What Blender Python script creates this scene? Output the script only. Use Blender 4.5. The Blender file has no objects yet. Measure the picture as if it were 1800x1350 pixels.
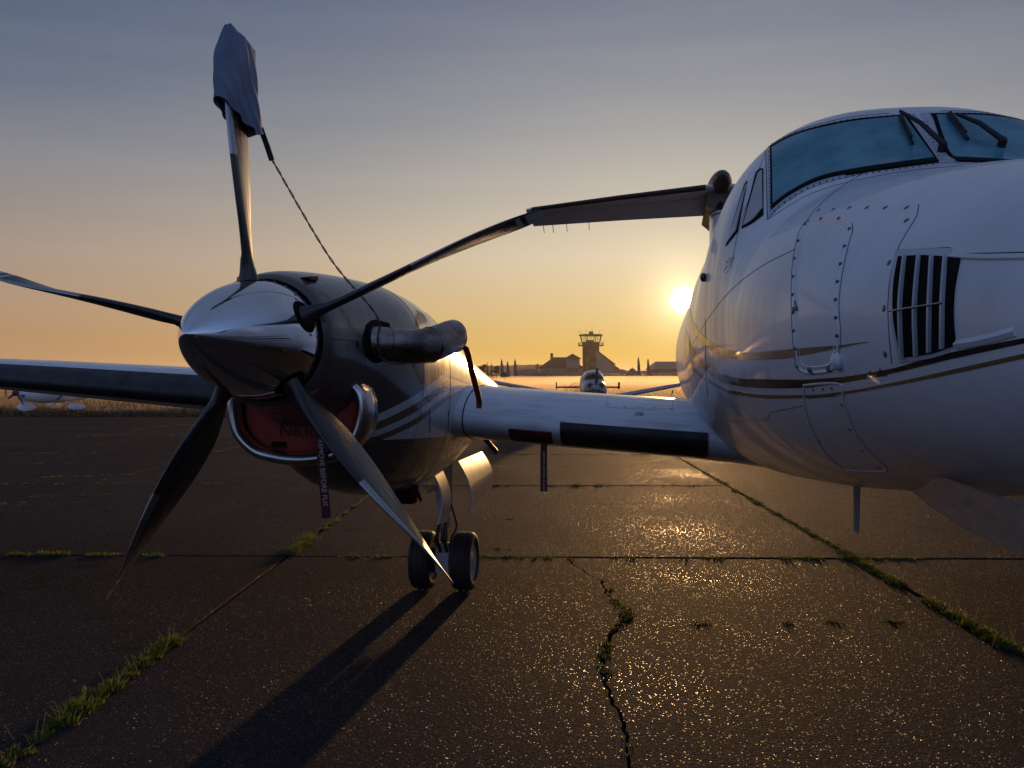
import bpy, bmesh, math, random
from math import sin, cos, pi, radians as rad
from mathutils import Vector as V, Matrix, noise
from mathutils.bvhtree import BVHTree
random.seed(7)
sc = bpy.context.scene
C = sc.collection

# ------------------------------------------------------------------ camera
FPX, CAMZ = 1650.0, 1.70                     # focal length in 1800-px units, eye height
PITCH = math.atan(17 / FPX)
cd = bpy.data.cameras.new('camera'); cam = bpy.data.objects.new('camera', cd); C.objects.link(cam)
cam.location = (0, 0, CAMZ); cam.rotation_euler = (pi / 2 - PITCH, 0, 0)
cd.sensor_width = 36; cd.lens = 36 * FPX / 1800; cd.clip_start = .05; cd.clip_end = 9000
sc.camera = cam

# ------------------------------------------------------------------ sun + sky
SUN_AZ, SUN_EL = rad(10.35), rad(4.45)       # azimuth to the right of the view axis
sund = V((sin(SUN_AZ) * cos(SUN_EL), cos(SUN_AZ) * cos(SUN_EL), sin(SUN_EL)))
sl = bpy.data.lights.new('sun', 'SUN'); sl.energy = 3.0; sl.angle = rad(.8); sl.color = (1, .55, .22)
so = bpy.data.objects.new('sun', sl); C.objects.link(so); so.rotation_euler = sund.to_track_quat('Z', 'Y').to_euler()
so.location = sund * 50

world = bpy.data.worlds.new('World'); sc.world = world; world.use_nodes = True
nt = world.node_tree; N = nt.nodes; L = nt.links
bg = N['Background']; bg.inputs[1].default_value = 1.0
def wm(op, a, b=None, c=None, clamp=False):
    n = N.new('ShaderNodeMath'); n.operation = op; n.use_clamp = clamp
    for i, v in enumerate((a, b, c)):
        if v is None: continue
        if isinstance(v, (int, float)): n.inputs[i].default_value = v
        else: L.new(v, n.inputs[i])
    return n.outputs[0]
tc = N.new('ShaderNodeTexCoord')
dot = N.new('ShaderNodeVectorMath'); dot.operation = 'DOT_PRODUCT'
L.new(tc.outputs['Generated'], dot.inputs[0]); dot.inputs[1].default_value = sund
gam = wm('MULTIPLY', wm('ARCCOSINE', wm('MINIMUM', wm('MAXIMUM', dot.outputs['Value'], -1), .9999999)), 180 / pi)
sep = N.new('ShaderNodeSeparateXYZ'); L.new(tc.outputs['Generated'], sep.inputs[0])
elev = wm('MULTIPLY', wm('ARCSINE', sep.outputs['Z']), 180 / pi)
elf = wm('DIVIDE', wm('MAXIMUM', elev, 0), 90, clamp=True)
def ramp(stops, fac):
    r = N.new('ShaderNodeValToRGB'); r.color_ramp.interpolation = 'B_SPLINE' if False else 'EASE'
    r.color_ramp.interpolation = 'LINEAR'
    e = r.color_ramp.elements
    while len(e) > 1: e.remove(e[-1])
    e[0].position = stops[0][0] / 90; e[0].color = (*stops[0][1], 1)
    for p, c in stops[1:]:
        q = e.new(p / 90); q.color = (*c, 1)
    L.new(fac, r.inputs[0]); return r.outputs[0]
def s2l(*c): return tuple(((v / 255 + .055) / 1.055) ** 2.4 if v > 10 else v / 255 / 12.92 for v in c)
near = ramp([(0, (.72, .45, .04)), (1.5, (.74, .49, .08)), (4, (.78, .58, .27)), (7, (.78, .66, .46)), (11, (.56, .52, .44)), (15, (.40, .40, .40)),
             (20, (.29, .31, .36)), (28, (.20, .23, .31)), (50, (.12, .15, .24)), (90, (.09, .12, .20))], elf)
far = ramp([(0, (.44, .235, .145)), (2, (.41, .225, .15)), (5, (.34, .235, .19)), (8, (.27, .22, .21)), (12, (.165, .18, .23)), (16, (.082, .125, .205)),
            (22, (.03, .07, .165)), (35, (.07, .10, .18)), (90, (.075, .11, .19))], elf)
back = ramp([(0, (.19, .22, .37)), (8, (.215, .275, .50)), (16, (.21, .31, .58)), (30, (.15, .27, .55)), (55, (.10, .165, .34)), (90, (.075, .115, .22))], elf)
def mix(fac, a, b, t='MIX'):
    m = N.new('ShaderNodeMix'); m.data_type = 'RGBA'; m.blend_type = t
    if isinstance(fac, (int, float)): m.inputs[0].default_value = fac
    else: L.new(fac, m.inputs[0])
    for s, v in ((6, a), (7, b)):
        if isinstance(v, tuple): m.inputs[s].default_value = (*v, 1)
        else: L.new(v, m.inputs[s])
    return m.outputs[2]
mfac = wm('EXPONENT', wm('MULTIPLY', wm('POWER', wm('DIVIDE', gam, 27), 1.5), -1))
bfac = wm('SMOOTHSTEP', gam, 60, 130) if False else wm('MULTIPLY', wm('SUBTRACT', gam, 50), 1 / 70, clamp=True)
skyc = mix(mfac, mix(bfac, far, back), near)
# thin streaks of high cloud
mp = N.new('ShaderNodeMapping'); mp.inputs['Scale'].default_value = (2.5, 2.5, 26); L.new(tc.outputs['Generated'], mp.inputs[0])
nz = N.new('ShaderNodeTexNoise'); nz.inputs['Scale'].default_value = 1.6; nz.inputs['Detail'].default_value = 5; L.new(mp.outputs[0], nz.inputs['Vector'])
skyc = mix(wm('MULTIPLY', wm('SUBTRACT', nz.outputs[0], .38), .10, clamp=True), skyc, (.8, .70, .58), 'MIX')
# glow round the sun
def lobe(w, p, col):
    f = wm('EXPONENT', wm('MULTIPLY', wm('POWER', wm('DIVIDE', gam, w), p), -1))
    m = N.new('ShaderNodeVectorMath'); m.operation = 'SCALE'; m.inputs[0].default_value = col; L.new(f, m.inputs['Scale']); return m.outputs[0]
def add(a, b):
    m = N.new('ShaderNodeVectorMath'); m.operation = 'ADD'; L.new(a, m.inputs[0]); L.new(b, m.inputs[1]); return m.outputs[0]
skyc = add(add(add(skyc, lobe(.52, 2.5, (14., 10., 6.))), lobe(1.15, 1.1, (1.3, 1.05, .65))), lobe(4.5, 1.3, (.10, .07, .015)))
# the physical sky, soft-clipped, blended in
sky = N.new('ShaderNodeTexSky'); sky.sky_type = 'NISHITA'; sky.sun_disc = False
sky.sun_elevation = SUN_EL; sky.sun_rotation = SUN_AZ; sky.dust_density = 2; sky.ozone_density = 2
sm = N.new('ShaderNodeVectorMath'); sm.operation = 'SCALE'; L.new(sky.outputs[0], sm.inputs[0]); sm.inputs['Scale'].default_value = .05
clp = N.new('ShaderNodeVectorMath'); clp.operation = 'MINIMUM'; L.new(sm.outputs[0], clp.inputs[0]); clp.inputs[1].default_value = (.6, .5, .4)
fin = mix(.03, skyc, clp.outputs[0])
below = wm('MULTIPLY', elev, -.5, clamp=True)
fin = mix(below, fin, (.03, .028, .03))
L.new(fin, bg.inputs[0])
vs = sc.view_settings
vs.view_transform = 'Standard'; vs.look = 'None'; vs.exposure = 0; vs.gamma = 1; vs.use_curve_mapping = False
cy = sc.cycles
cy.max_bounces = 8; cy.volume_bounces = 1; cy.sample_clamp_indirect = 4; cy.sample_clamp_direct = 0

# ------------------------------------------------------------------ materials
class Mat:
    def __init__(s, name, col=(.5, .5, .5), rough=.5, metal=0, coat=0, spec=.5):
        s.m = bpy.data.materials.new(name); s.m.use_nodes = True
        s.t = s.m.node_tree; s.N = s.t.nodes; s.L = s.t.links
        s.b = s.N['Principled BSDF']
        s.b.inputs['Base Color'].default_value = (*col, 1); s.b.inputs['Roughness'].default_value = rough
        s.b.inputs['Metallic'].default_value = metal; s.b.inputs['Coat Weight'].default_value = coat
        s.b.inputs['Specular IOR Level'].default_value = spec
        s.co = None
    def n(s, t, ins={}, **kw):
        x = s.N.new(t)
        for k, v in kw.items(): setattr(x, k, v)
        for k, v in ins.items():
            if hasattr(v, 'node'): s.L.new(v, x.inputs[k])
            else: x.inputs[k].default_value = v
        return x
    def coord(s, scale=(1, 1, 1)):
        if s.co is None: s.co = s.n('ShaderNodeTexCoord').outputs['Object']
        if scale == (1, 1, 1): return s.co
        return s.n('ShaderNodeMapping', {'Vector': s.co, 'Scale': scale}).outputs[0]
    def noise(s, scale, detail=4, sc3=(1, 1, 1), rough=.55):
        return s.n('ShaderNodeTexNoise', {'Vector': s.coord(sc3), 'Scale': scale, 'Detail': detail, 'Roughness': rough}).outputs[0]
    def math(s, op, a, b=0., c=None, clamp=False):
        ins = {0: a, 1: b}
        if c is not None: ins[2] = c
        return s.n('ShaderNodeMath', ins, operation=op, use_clamp=clamp).outputs[0]
    def rng(s, v, a, b, c=0., d=1.):
        return s.n('ShaderNodeMapRange', {0: v, 1: a, 2: b, 3: c, 4: d}).outputs[0]
    def mix(s, f, a, b):
        x = s.n('ShaderNodeMix', data_type='RGBA')
        for i, v in ((0, f), (6, a), (7, b)):
            if hasattr(v, 'node'): s.L.new(v, x.inputs[i])
            elif isinstance(v, tuple): x.inputs[i].default_value = (*v, 1)
            else: x.inputs[i].default_value = v
        return x.outputs[2]
    def set(s, k, v):
        s.L.new(v, s.b.inputs[k]); return s
    def bump(s, h, strength=.2, dist=.01):
        s.set('Normal', s.n('ShaderNodeBump', {'Height': h, 'Strength': strength, 'Distance': dist}).outputs[0]); return s
    def vary(s, c1, c2, scale=3, detail=5, lo=.35, hi=.65, sc3=(1, 1, 1)):
        s.set('Base Color', s.mix(s.rng(s.noise(scale, detail, sc3), lo, hi), c1, c2)); return s

MT = {}
def mk(name, *a, **k):
    MT[name] = Mat(name, *a, **k); return MT[name]
# white aircraft paint: dust streaks and dew
m = mk('white_paint', rough=.3, coat=.25, spec=.4)
yy_ = m.n('ShaderNodeSeparateXYZ', {0: m.coord()}).outputs[1]
st = m.math('ADD', m.math('MULTIPLY', m.math('SUBTRACT', m.noise(4.0, 6, (1, 11, .25)), .5), m.rng(yy_, -1.6, .2, .08, .75)), m.math('MULTIPLY_ADD', m.noise(2.0, 6), .45, .275)); sp = m.noise(260, 2)
m.set('Base Color', m.mix(m.rng(st, .44, .66), (.74, .75, .78), (.54, .53, .53)))
m.set('Roughness', m.math('ADD', m.rng(st, .4, .62, .20, .46), m.rng(sp, .5, .75, 0., .12)))
m.bump(m.math('ADD', sp, m.math('MULTIPLY', m.noise(3.2, 3), 9.)), .08, .002)
def paint(name, c1, c2, rough=.3, metal=0, coat=.3, bscale=220):
    m = mk(name, rough=rough, metal=metal, coat=coat)
    m.vary(c1, c2, 4, 6); m.set('Roughness', m.rng(m.noise(9, 5), .3, .7, rough * .8, rough * 1.35))
    m.bump(m.noise(bscale, 2), .05, .002); return m
paint('gold_stripe', (.17, .105, .05), (.20, .125, .06))
paint('dark_stripe', (.012, .010, .010), (.02, .017, .015))
paint('panel_line', (.05, .05, .055), (.08, .08, .085), .7)
paint('frame_paint', (.42, .43, .46), (.5, .51, .53), .35)
paint('black_rubber', (.006, .006, .007), (.011, .011, .012), .55, coat=0)
paint('boot_rubber', (.006, .006, .0065), (.013, .013, .014), .5, coat=0); m = MT['boot_rubber']; m.bump(m.math('ADD', m.math('MULTIPLY', m.n('ShaderNodeTexWave', {'Vector': m.coord(), 'Scale': 9.}, bands_direction='X').outputs[1], .6), m.noise(14, 6)), .22, .005)
paint('seal_hole_black', (.003, .003, .003), (.006, .006, .006), .85, coat=0); MT['seal_hole_black'].b.inputs['Specular IOR Level'].default_value = .12  # rubber seals, and the painted shade of openings that are not cut
paint('blade_grey', (.014, .013, .013), (.028, .025, .024), .28, coat=0, bscale=500)
m = MT['blade_grey']; m.vary((.012, .011, .011), (.045, .041, .040), 5, 7, .35, .72, (9, 9, .7)); m.set('Roughness', m.rng(m.noise(6, 6, (9, 9, .8)), .3, .7, .2, .42))
paint('blade_stripe', (.42, .42, .44), (.5, .5, .5), .35)
paint('nickel', (.30, .31, .33), (.42, .42, .43), .28, metal=.9, coat=0)
paint('steel', (.45, .44, .43), (.55, .54, .52), .2, metal=1, coat=0)
paint('lip_metal', (.55, .53, .50), (.66, .64, .60), .22, metal=1, coat=0)
paint('dark_metal', (.06, .058, .056), (.09, .085, .08), .4, metal=.7, coat=0)
paint('gear_paint', (.40, .41, .42), (.5, .5, .5), .4)
paint('grey_and_shaded_white', (.30, .30, .31), (.36, .36, .37), .4)  # grey fittings, and white paint with shade put into the colour
paint('screw', (.08, .08, .085), (.15, .15, .16), .4, metal=.6)
m = mk('chrome', (.80, .80, .82), .045, 1); m.set('Roughness', m.rng(m.noise(7, 6), .35, .75, .03, .10)); m.bump(m.noise(4, 2), .02, .01)
m = mk('stack_metal', (.42, .38, .38), .3, 1); m.vary((.11, .085, .085), (.40, .33, .30), 9, 8, .38, .66, sc3=(1, .5, 1.6)); m.set('Roughness', m.rng(m.noise(12, 5, (1, .3, 2)), .3, .7, .2, .42)); m.bump(m.noise(9, 4, (1, .35, 2)), .25, .01)
m = mk('windscreen_glass', rough=.2, coat=.15, spec=.3)     # misted over on the inside
a1 = m.noise(7, 9, rough=.65)
m.set('Base Color', m.mix(m.rng(a1, .38, .64), (.055, .19, .235), (.11, .30, .36))); m.set('Roughness', m.rng(m.noise(11, 7), .35, .7, .18, .45))
m = mk('window_blind', rough=.25, coat=.8); m.vary((.36, .33, .34), (.46, .42, .42), 3)
m = mk('dark_glass', (.01, .012, .015), .05, coat=1)
m = mk('red_fabric', rough=.75); m.vary((.24, .024, .013), (.34, .036, .018), 12, 6); m.bump(m.noise(40, 5), .5, .004)
m = mk('red_dark', rough=.8); m.vary((.07, .006, .008), (.11, .010, .012), 12, 6); m.bump(m.noise(60, 5), .4, .003)
m = mk('red_strap', rough=.6); m.vary((.30, .035, .012), (.40, .05, .02), 12, 6); m.b.inputs['Subsurface Weight'].default_value = 0
m = mk('streamer_white', (.55, .5, .5), .7)
m = mk('letter_dark', (.02, .008, .008), .7)
m = mk('letter_grey', (.12, .13, .16), .5)
m = mk('cover_cloth', rough=.8); m.vary((.125, .155, .22), (.175, .21, .28), 6, 6); m.bump(m.noise(420, 2), .25, .002)
m = mk('rope', rough=.8); m.vary((.05, .04, .035), (.13, .11, .095), 160, 2); m.bump(m.noise(260, 2), .8, .004)
m = mk('tyre', (.012, .012, .013), .65); m.vary((.010, .010, .011), (.022, .02, .02), 20, 5); m.bump(m.noise(90, 4), .3, .004)

# nacelle paint: bronze top and belly, white wedge with sweeping bands (flat livery, a function of the body only)
m = mk('nacelle_paint', rough=.2, coat=.5)
co = m.n('ShaderNodeSeparateXYZ', {0: m.coord()})
Yc, Zc = co.outputs[1], co.outputs[2]
def curve(m, x, pts):                               # piecewise curve z(y)
    ys = [p[0] for p in pts]; lo, hi = ys[0], ys[-1]; zs = [p[1] for p in pts]; zl, zh = min(zs) - .01, max(zs) + .01
    f = m.n('ShaderNodeFloatCurve', {1: m.rng(x, lo, hi)})
    c = f.mapping.curves[0]
    while len(c.points) > 2: c.points.remove(c.points[1])
    c.points[0].location = (0, (zs[0] - zl) / (zh - zl)); c.points[-1].location = (1, (zs[-1] - zl) / (zh - zl))
    for y, z in pts[1:-1]: c.points.new((y - lo) / (hi - lo), (z - zl) / (zh - zl))
    f.mapping.update()
    return m.math('MULTIPLY_ADD', f.outputs[0], zh - zl, zl)
def above(m, z, c): return m.math('GREATER_THAN', z, c)
NB = [(.4, 1.33), (.67, 1.474), (.816, 1.529), (1.125, 1.608), (1.717, 1.717), (2.3, 1.80)]
def band(m, d0, d1):
    c = curve(m, Yc, NB)
    return m.math('MULTIPLY', above(m, Zc, m.math('ADD', c, d0)), m.math('LESS_THAN', Zc, m.math('ADD', c, d1)))
bronze = m.mix(m.rng(m.noise(5, 5), .35, .65), (.072, .056, .049), (.092, .072, .062))
white = m.mix(m.rng(m.noise(2.5, 6, (1, .5, 3)), .4, .75), (.62, .62, .64), (.5, .48, .47))
gold = (.15, .10, .065)
wedge_lo = curve(m, Yc, [(.4, 1.37), (.9, 1.36), (1.3, 1.343), (1.8, 1.32), (2.5, 1.295), (3.2, 1.29)])
whole = m.math('MULTIPLY', m.math('LESS_THAN', Zc, curve(m, Yc, [(p[0], p[1] - .178) for p in NB])), above(m, Zc, wedge_lo))
aft = m.math('MULTIPLY', m.math('GREATER_THAN', Yc, 1.83), above(m, Zc, wedge_lo))
wf = m.math('MAXIMUM', m.math('MAXIMUM', whole, aft), m.math('MAXIMUM', band(m, -.05, 0.), band(m, -.14, -.10)))
gf = m.math('MULTIPLY', m.math('MAXIMUM', band(m, -.10, -.05), band(m, -.178, -.14)), m.math('LESS_THAN', Yc, 1.83))
m.set('Base Color', m.mix(gf, m.mix(wf, bronze, white), gold))
m.set('Roughness', m.rng(m.noise(7, 6, (1, 5, .3)), .3, .75, .14, .34)); m.bump(m.math('ADD', m.math('MULTIPLY', m.noise(3, 2), 5.), m.noise(200, 2)), .06, .003)

# concrete / asphalt apron: exposed aggregate
m = mk('apron_paving', rough=.5, spec=.5)
vo = m.n('ShaderNodeTexVoronoi', {'Vector': m.coord(), 'Scale': 135., 'Randomness': 1.})
vo2 = m.n('ShaderNodeTexVoronoi', {'Vector': m.coord(), 'Scale': 60., 'Randomness': 1.})
big = m.noise(.55, 8, rough=.6); mid = m.noise(3.2, 7)
stone = m.mix(m.rng(vo.outputs['Color'], .15, .85), (.012, .0108, .0115), (.078, .068, .068))
stone = m.mix(m.rng(m.n('ShaderNodeSeparateColor', {0: vo2.outputs['Color']}).outputs[2], .3, .9, 0, .55), stone, (.030, .024, .025))
stone = m.mix(m.rng(mid, .38, .68, 0, .55), stone, (.034, .030, .032))
stone = m.mix(m.rng(big, .45, .65, 0, .5), stone, (.052, .045, .045))
stain = m.noise(1.1, 9, rough=.7)
stone = m.mix(m.rng(stain, .56, .66, 0, .6), stone, (.016, .013, .013))
rnd_ = m.n('ShaderNodeObjectInfo').outputs['Random']
stone = m.mix(m.rng(rnd_, 0, 1, 0, .45), stone, (.022, .020, .022))
drip = m.n('ShaderNodeTexVoronoi', {'Vector': m.coord(), 'Scale': .9, 'Randomness': 1.}).outputs['Distance']
stone = m.mix(m.rng(m.math('ADD', drip, m.math('MULTIPLY', m.noise(9, 5), .25)), .14, .26, .75, 0), stone, (.008, .0075, .008))
m.set('Base Color', stone)
gl = m.n('ShaderNodeSeparateColor', {0: vo.outputs['Color']}).outputs[1]
wet = m.rng(big, .42, .66, .5, 1.25)
glint = m.math('ADD', m.math('MULTIPLY', m.math('POWER', gl, 14.), m.math('MULTIPLY', wet, .42)), m.math('MULTIPLY', m.math('GREATER_THAN', gl, .971), m.rng(big, .4, .62, .35, .75)))
m.set('Roughness', m.rng(glint, 0, 1.2, .80, .25))
m.set('Specular IOR Level', m.math('MULTIPLY_ADD', glint, .13, .008))
hgt = m.math('ADD', m.math('MULTIPLY', vo.outputs['Distance'], -1.0), m.math('ADD', m.math('MULTIPLY', vo2.outputs['Distance'], -1.1), m.math('MULTIPLY', m.noise(330, 2), .3)))
m.bump(hgt, 1.0, .0075)
m = mk('soil', rough=.95); m.vary((.012, .010, .007), (.03, .024, .017), 14, 8); m.bump(m.noise(30, 8), .8, .03)
m = mk('field_grass', rough=.9); m.set('Base Color', m.mix(m.rng(m.noise(.12, 9, (1, .35, 1)), .35, .65), (.13, .095, .055), (.07, .055, .030))); m.bump(m.noise(3, 8), .8, .2)
m = mk('weed_green', rough=.6); m.vary((.06, .085, .014), (.13, .14, .025), 4, 4)
def leafy(m, c):
    tr = m.n('ShaderNodeBsdfTranslucent', {'Color': (*c, 1)}); ad = m.n('ShaderNodeMixShader', {0: .45})
    m.L.new(m.b.outputs[0], ad.inputs[1]); m.L.new(tr.outputs[0], ad.inputs[2]); m.L.new(ad.outputs[0], m.N['Material Output'].inputs['Surface'])
leafy(m, (.16, .19, .02))
m = mk('dry_grass', rough=.8); m.vary((.24, .18, .10), (.34, .26, .15), 1, 4); leafy(m, (.45, .32, .17))
m = mk('dark_grass', rough=.8); m.vary((.012, .012, .006), (.03, .028, .012), 2, 5)
m = mk('leaf_dark', rough=.8); m.vary((.02, .022, .012), (.05, .045, .02), .7, 5)
m = mk('bark', rough=.9); m.vary((.03, .022, .015), (.06, .045, .03), 3, 5)
m = mk('hill_woods', rough=1); m.vary((.025, .024, .016), (.05, .042, .028), .02, 8)
m = mk('brick_wall', rough=.85); m.vary((.06, .032, .024), (.09, .05, .035), .5, 6)
m = mk('render_wall', rough=.8); m.vary((.20, .175, .15), (.26, .23, .20), .4, 6)
m = mk('roof_tile', rough=.8); m.vary((.03, .02, .018), (.05, .03, .026), .8, 6)
m = mk('metal_roof', rough=.5); m.vary((.06, .055, .05), (.09, .08, .075), .4, 6)
m = mk('tower_dark', rough=.7); m.vary((.05, .045, .042), (.08, .07, .06), .8, 5)
m = mk('clear_glass', (.9, .95, .9), .02); m.b.inputs['Transmission Weight'].default_value = 1; m.b.inputs['IOR'].default_value = 1.05
m = mk('flag_cloth', rough=.8); m.vary((.08, .07, .07), (.14, .12, .11), 2, 3)
m = mk('fence_wood', rough=.9); m.vary((.04, .03, .022), (.07, .055, .04), 5, 5)
m = mk('far_white', rough=.3); m.vary((.75, .75, .77), (.82, .82, .84), 2, 5)
m = mk('far_white_shaded', rough=.35); m.vary((.25, .25, .26), (.34, .34, .35), 2, 5)  # white plane with its shade put into a darker colour
m = mk('plane_dark', rough=.5); m.vary((.02, .02, .022), (.04, .04, .04), 3, 5)
m = mk('plane_red', rough=.5); m.vary((.16, .04, .03), (.2, .06, .04), 3, 5)

# ------------------------------------------------------------------ mesh helpers
def raw(name, verts, faces, mat, parent=None, smooth=True, ang=40, mats=None, fm=None, kind=None):
    me = bpy.data.meshes.new(name); me.from_pydata([tuple(v) for v in verts], [], faces)
    for x in (mats or [mat]): me.materials.append(MT[x].m)
    if fm: me.polygons.foreach_set('material_index', fm)
    if smooth:
        me.polygons.foreach_set('use_smooth', [True] * len(me.polygons))
        me.update(); me.set_sharp_from_angle(angle=rad(ang))
    me.update()
    o = bpy.data.objects.new(name, me); C.objects.link(o)
    if parent: o.parent = parent
    if kind: o['kind'] = kind
    return o
def empty(name, loc=(0, 0, 0), rz=0, parent=None):
    o = bpy.data.objects.new(name, None); C.objects.link(o); o.location = loc; o.rotation_euler = (0, 0, rz); o.empty_display_size = .3
    if parent: o.parent = parent
    return o
def tag(o, label=None, cat=None, group=None, kind=None):
    if label: o['label'] = label
    if cat: o['category'] = cat
    if group: o['group'] = group
    if kind: o['kind'] = kind
    return o
class G:                                             # collects shapes into one mesh
    def __init__(s): s.v = []; s.f = []
    def add(s, vs, fs):
        k = len(s.v); s.v += [V(p) for p in vs]; s.f += [[i + k for i in f] for f in fs]; return s
    def box(s, c, d, rz=0, mat=None):
        x, y, z = [k / 2 for k in d]; R = Matrix.Rotation(rz, 3, 'Z') if mat is None else mat
        vs = [V(c) + R @ V((a * x, b * y, e * z)) for a in (-1, 1) for b in (-1, 1) for e in (-1, 1)]
        return s.add(vs, [[0, 1, 3, 2], [4, 6, 7, 5], [0, 4, 5, 1], [2, 3, 7, 6], [0, 2, 6, 4], [1, 5, 7, 3]])
    def loft(s, rings, cap=True, closed=True):
        n = len(rings[0]); vs = [p for r in rings for p in r]; fs = []
        for i in range(len(rings) - 1):
            for j in range(n if closed else n - 1):
                a = i * n + j; b = i * n + (j + 1) % n; fs.append([a, b, b + n, a + n])
        if cap and closed: fs += [list(range(n))[::-1], list(range((len(rings) - 1) * n, len(rings) * n))]
        return s.add(vs, fs)
    def tube(s, pts, r, n=10, cap=True, flat=None):
        pts = [V(p) for p in pts]; rings = []; up = None
        for i, p in enumerate(pts):
            t = (pts[min(i + 1, len(pts) - 1)] - pts[max(i - 1, 0)]).normalized()
            if up is None: up = V((0, 0, 1)) if abs(t.z) < .9 else V((1, 0, 0))
            a = t.cross(up).normalized(); b = a.cross(t).normalized(); up = b
            rr = r[i] if isinstance(r, (list, tuple)) else r
            rings.append([p + a * cos(2 * pi * k / n) * rr + b * sin(2 * pi * k / n) * rr * (flat or 1) for k in range(n)])
        return s.loft(rings, cap)
    def disc(s, c, nrm, r, h=.002, n=8):
        c = V(c); nrm = V(nrm).normalized(); a = nrm.orthogonal().normalized(); b = nrm.cross(a)
        return s.loft([[c + a * cos(2 * pi * k / n) * q + b * sin(2 * pi * k / n) * q + nrm * e for k in range(n)] for q, e in ((r, -.002), (r, h * .5), (r * .7, h))])
    def ball(s, c, r, n=12, m=8, sc3=(1, 1, 1)):
        c = V(c); return s.loft([[c + V((cos(2 * pi * k / n) * sin(pi * (i + .02) / (m + .04)) * r * sc3[0], sin(2 * pi * k / n) * sin(pi * (i + .02) / (m + .04)) * r * sc3[1], -cos(pi * (i + .02) / (m + .04)) * r * sc3[2])) for k in range(n)] for i in range(m + 1)])
    def ob(s, name, mat, parent=None, **k): return raw(name, s.v, s.f, mat, parent, **k)
def spline(keys, y):
    """Monotone cubic through (y, a, b, ...) keys."""
    ks = keys
    if y <= ks[0][0]: return list(ks[0][1:])
    if y >= ks[-1][0]: return list(ks[-1][1:])
    i = next(i for i in range(len(ks) - 1) if ks[i + 1][0] >= y)
    out = []
    for c in range(1, len(ks[0])):
        def d(j):
            if j <= 0 or j >= len(ks) - 1: 
                j2 = max(0, min(j, len(ks) - 2)); return (ks[j2 + 1][c] - ks[j2][c]) / (ks[j2 + 1][0] - ks[j2][0])
            a = (ks[j][c] - ks[j - 1][c]) / (ks[j][0] - ks[j - 1][0]); b = (ks[j + 1][c] - ks[j][c]) / (ks[j + 1][0] - ks[j][0])
            return 0 if a * b <= 0 else 2 * a * b / (a + b)
        h = ks[i + 1][0] - ks[i][0]; t = (y - ks[i][0]) / h
        p0, p1 = ks[i][c], ks[i + 1][c]
        out.append((2*t**3 - 3*t*t + 1) * p0 + (t**3 - 2*t*t + t) * h * d(i) + (-2*t**3 + 3*t*t) * p1 + (t**3 - t*t) * h * d(i + 1))
    return out
def frange(a, b, n): return [a + (b - a) * i / (n - 1) for i in range(n)]
def catmull(P, n=8):
    P = [V(p) for p in P]; out = []
    for i in range(len(P) - 1):
        a, b, c, d = P[max(i - 1, 0)], P[i], P[i + 1], P[min(i + 2, len(P) - 1)]
        for k in range(n):
            t = k / n; out.append(.5 * ((2 * b) + (c - a) * t + (2 * a - 5 * b + 4 * c - d) * t * t + (3 * b - a - 3 * c + d) * t ** 3))
    return out + [P[-1]]

# ------------------------------------------------------------------ the apron, field, far ground
BETA = math.atan(36 / FPX)
def ap(q, p, z=0.): return V((q * cos(BETA) + p * sin(BETA), -q * sin(BETA) + p * cos(BETA), z))
g = G(); R = 4000; n = 40
ring = [V((0, 0, -.06))]
g.add([ap(-R, -300, -.06), ap(R, -300, -.06), ap(R, R * 1.2, -.06), ap(-R, R * 1.2, -.06)], [[0, 1, 2, 3]])
ground = g.ob('ground', 'field_grass', smooth=False, kind='structure')
g = G(); g.add([ap(-120, -30, -.05), ap(120, -30, -.05), ap(120, 38.6, -.05), ap(-120, 38.6, -.05)], [[0, 1, 2, 3]])
apron = g.ob('apron', 'soil', smooth=False, kind='structure')
qs = [-2.29, 2.97]
while qs[-1] < 36: qs.append(qs[-1] + 5.26 + random.uniform(-.1, .1))
ql = -2.29
left = []
for st_ in [4.6] + [5.26] * 8: ql -= st_; left.append(ql)
qs = left[::-1] + qs
ps = [-8.1, -2.5, 3.1, 8.72, 14.35, 19.9, 25.6, 31.2, 36.9]
def edge(a, b, n, jit, rnd):
    return [a + (b - a) * i / n + (V((rnd.uniform(-jit, jit), rnd.uniform(-jit, jit), 0)) if i else V((0, 0, 0))) for i in range(n)]
def slab(poly, seed, nm='slab', mat='apron_paving', jit=.006, dz=None, step=.5):
    rnd = random.Random(seed); dz = rnd.uniform(-.004, .004) if dz is None else dz
    out = []
    for i in range(len(poly)):
        a, b = V(poly[i]), V(poly[(i + 1) % len(poly)]); k = max(1, int((b - a).length / step)); out += edge(a, b, k, jit, rnd)
    c = sum(out, V()) / len(out)
    tilt = V((rnd.uniform(-.001, .001), rnd.uniform(-.001, .001)))
    def zz(p): return dz + tilt.x * (p.x - c.x) + tilt.y * (p.y - c.y)
    o1 = [V((p.x, p.y, zz(p) - .012)) for p in out]; o0 = [V((p.x, p.y, -.055)) for p in out]
    inn = []
    for p in out:
        d = (c - p); d.z = 0; d.normalize(); inn.append(V((p.x + d.x * .014, p.y + d.y * .014, zz(p))))
    g = G(); n = len(out); g.add(o0 + o1 + inn, [])
    for a, b in ((0, n), (n, 2 * n)):
        for j in range(n): g.f.append([a + j, a + (j + 1) % n, b + (j + 1) % n, b + j])
    g.f.append(list(range(2 * n, 3 * n)))
    return g.ob(nm, mat, apron, smooth=False)
GAP = .012
crack = [(.32, 8.72), (.40, 8.3), (.56, 7.75), (.585, 7.2), (.70, 6.75), (.62, 6.45), (.52, 6.15), (.44, 5.75), (.40, 5.4), (.405, 5.1), (.43, 4.75), (.445, 4.4), (.41, 4.1), (.43, 3.6), (.36, 3.1)]
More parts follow.
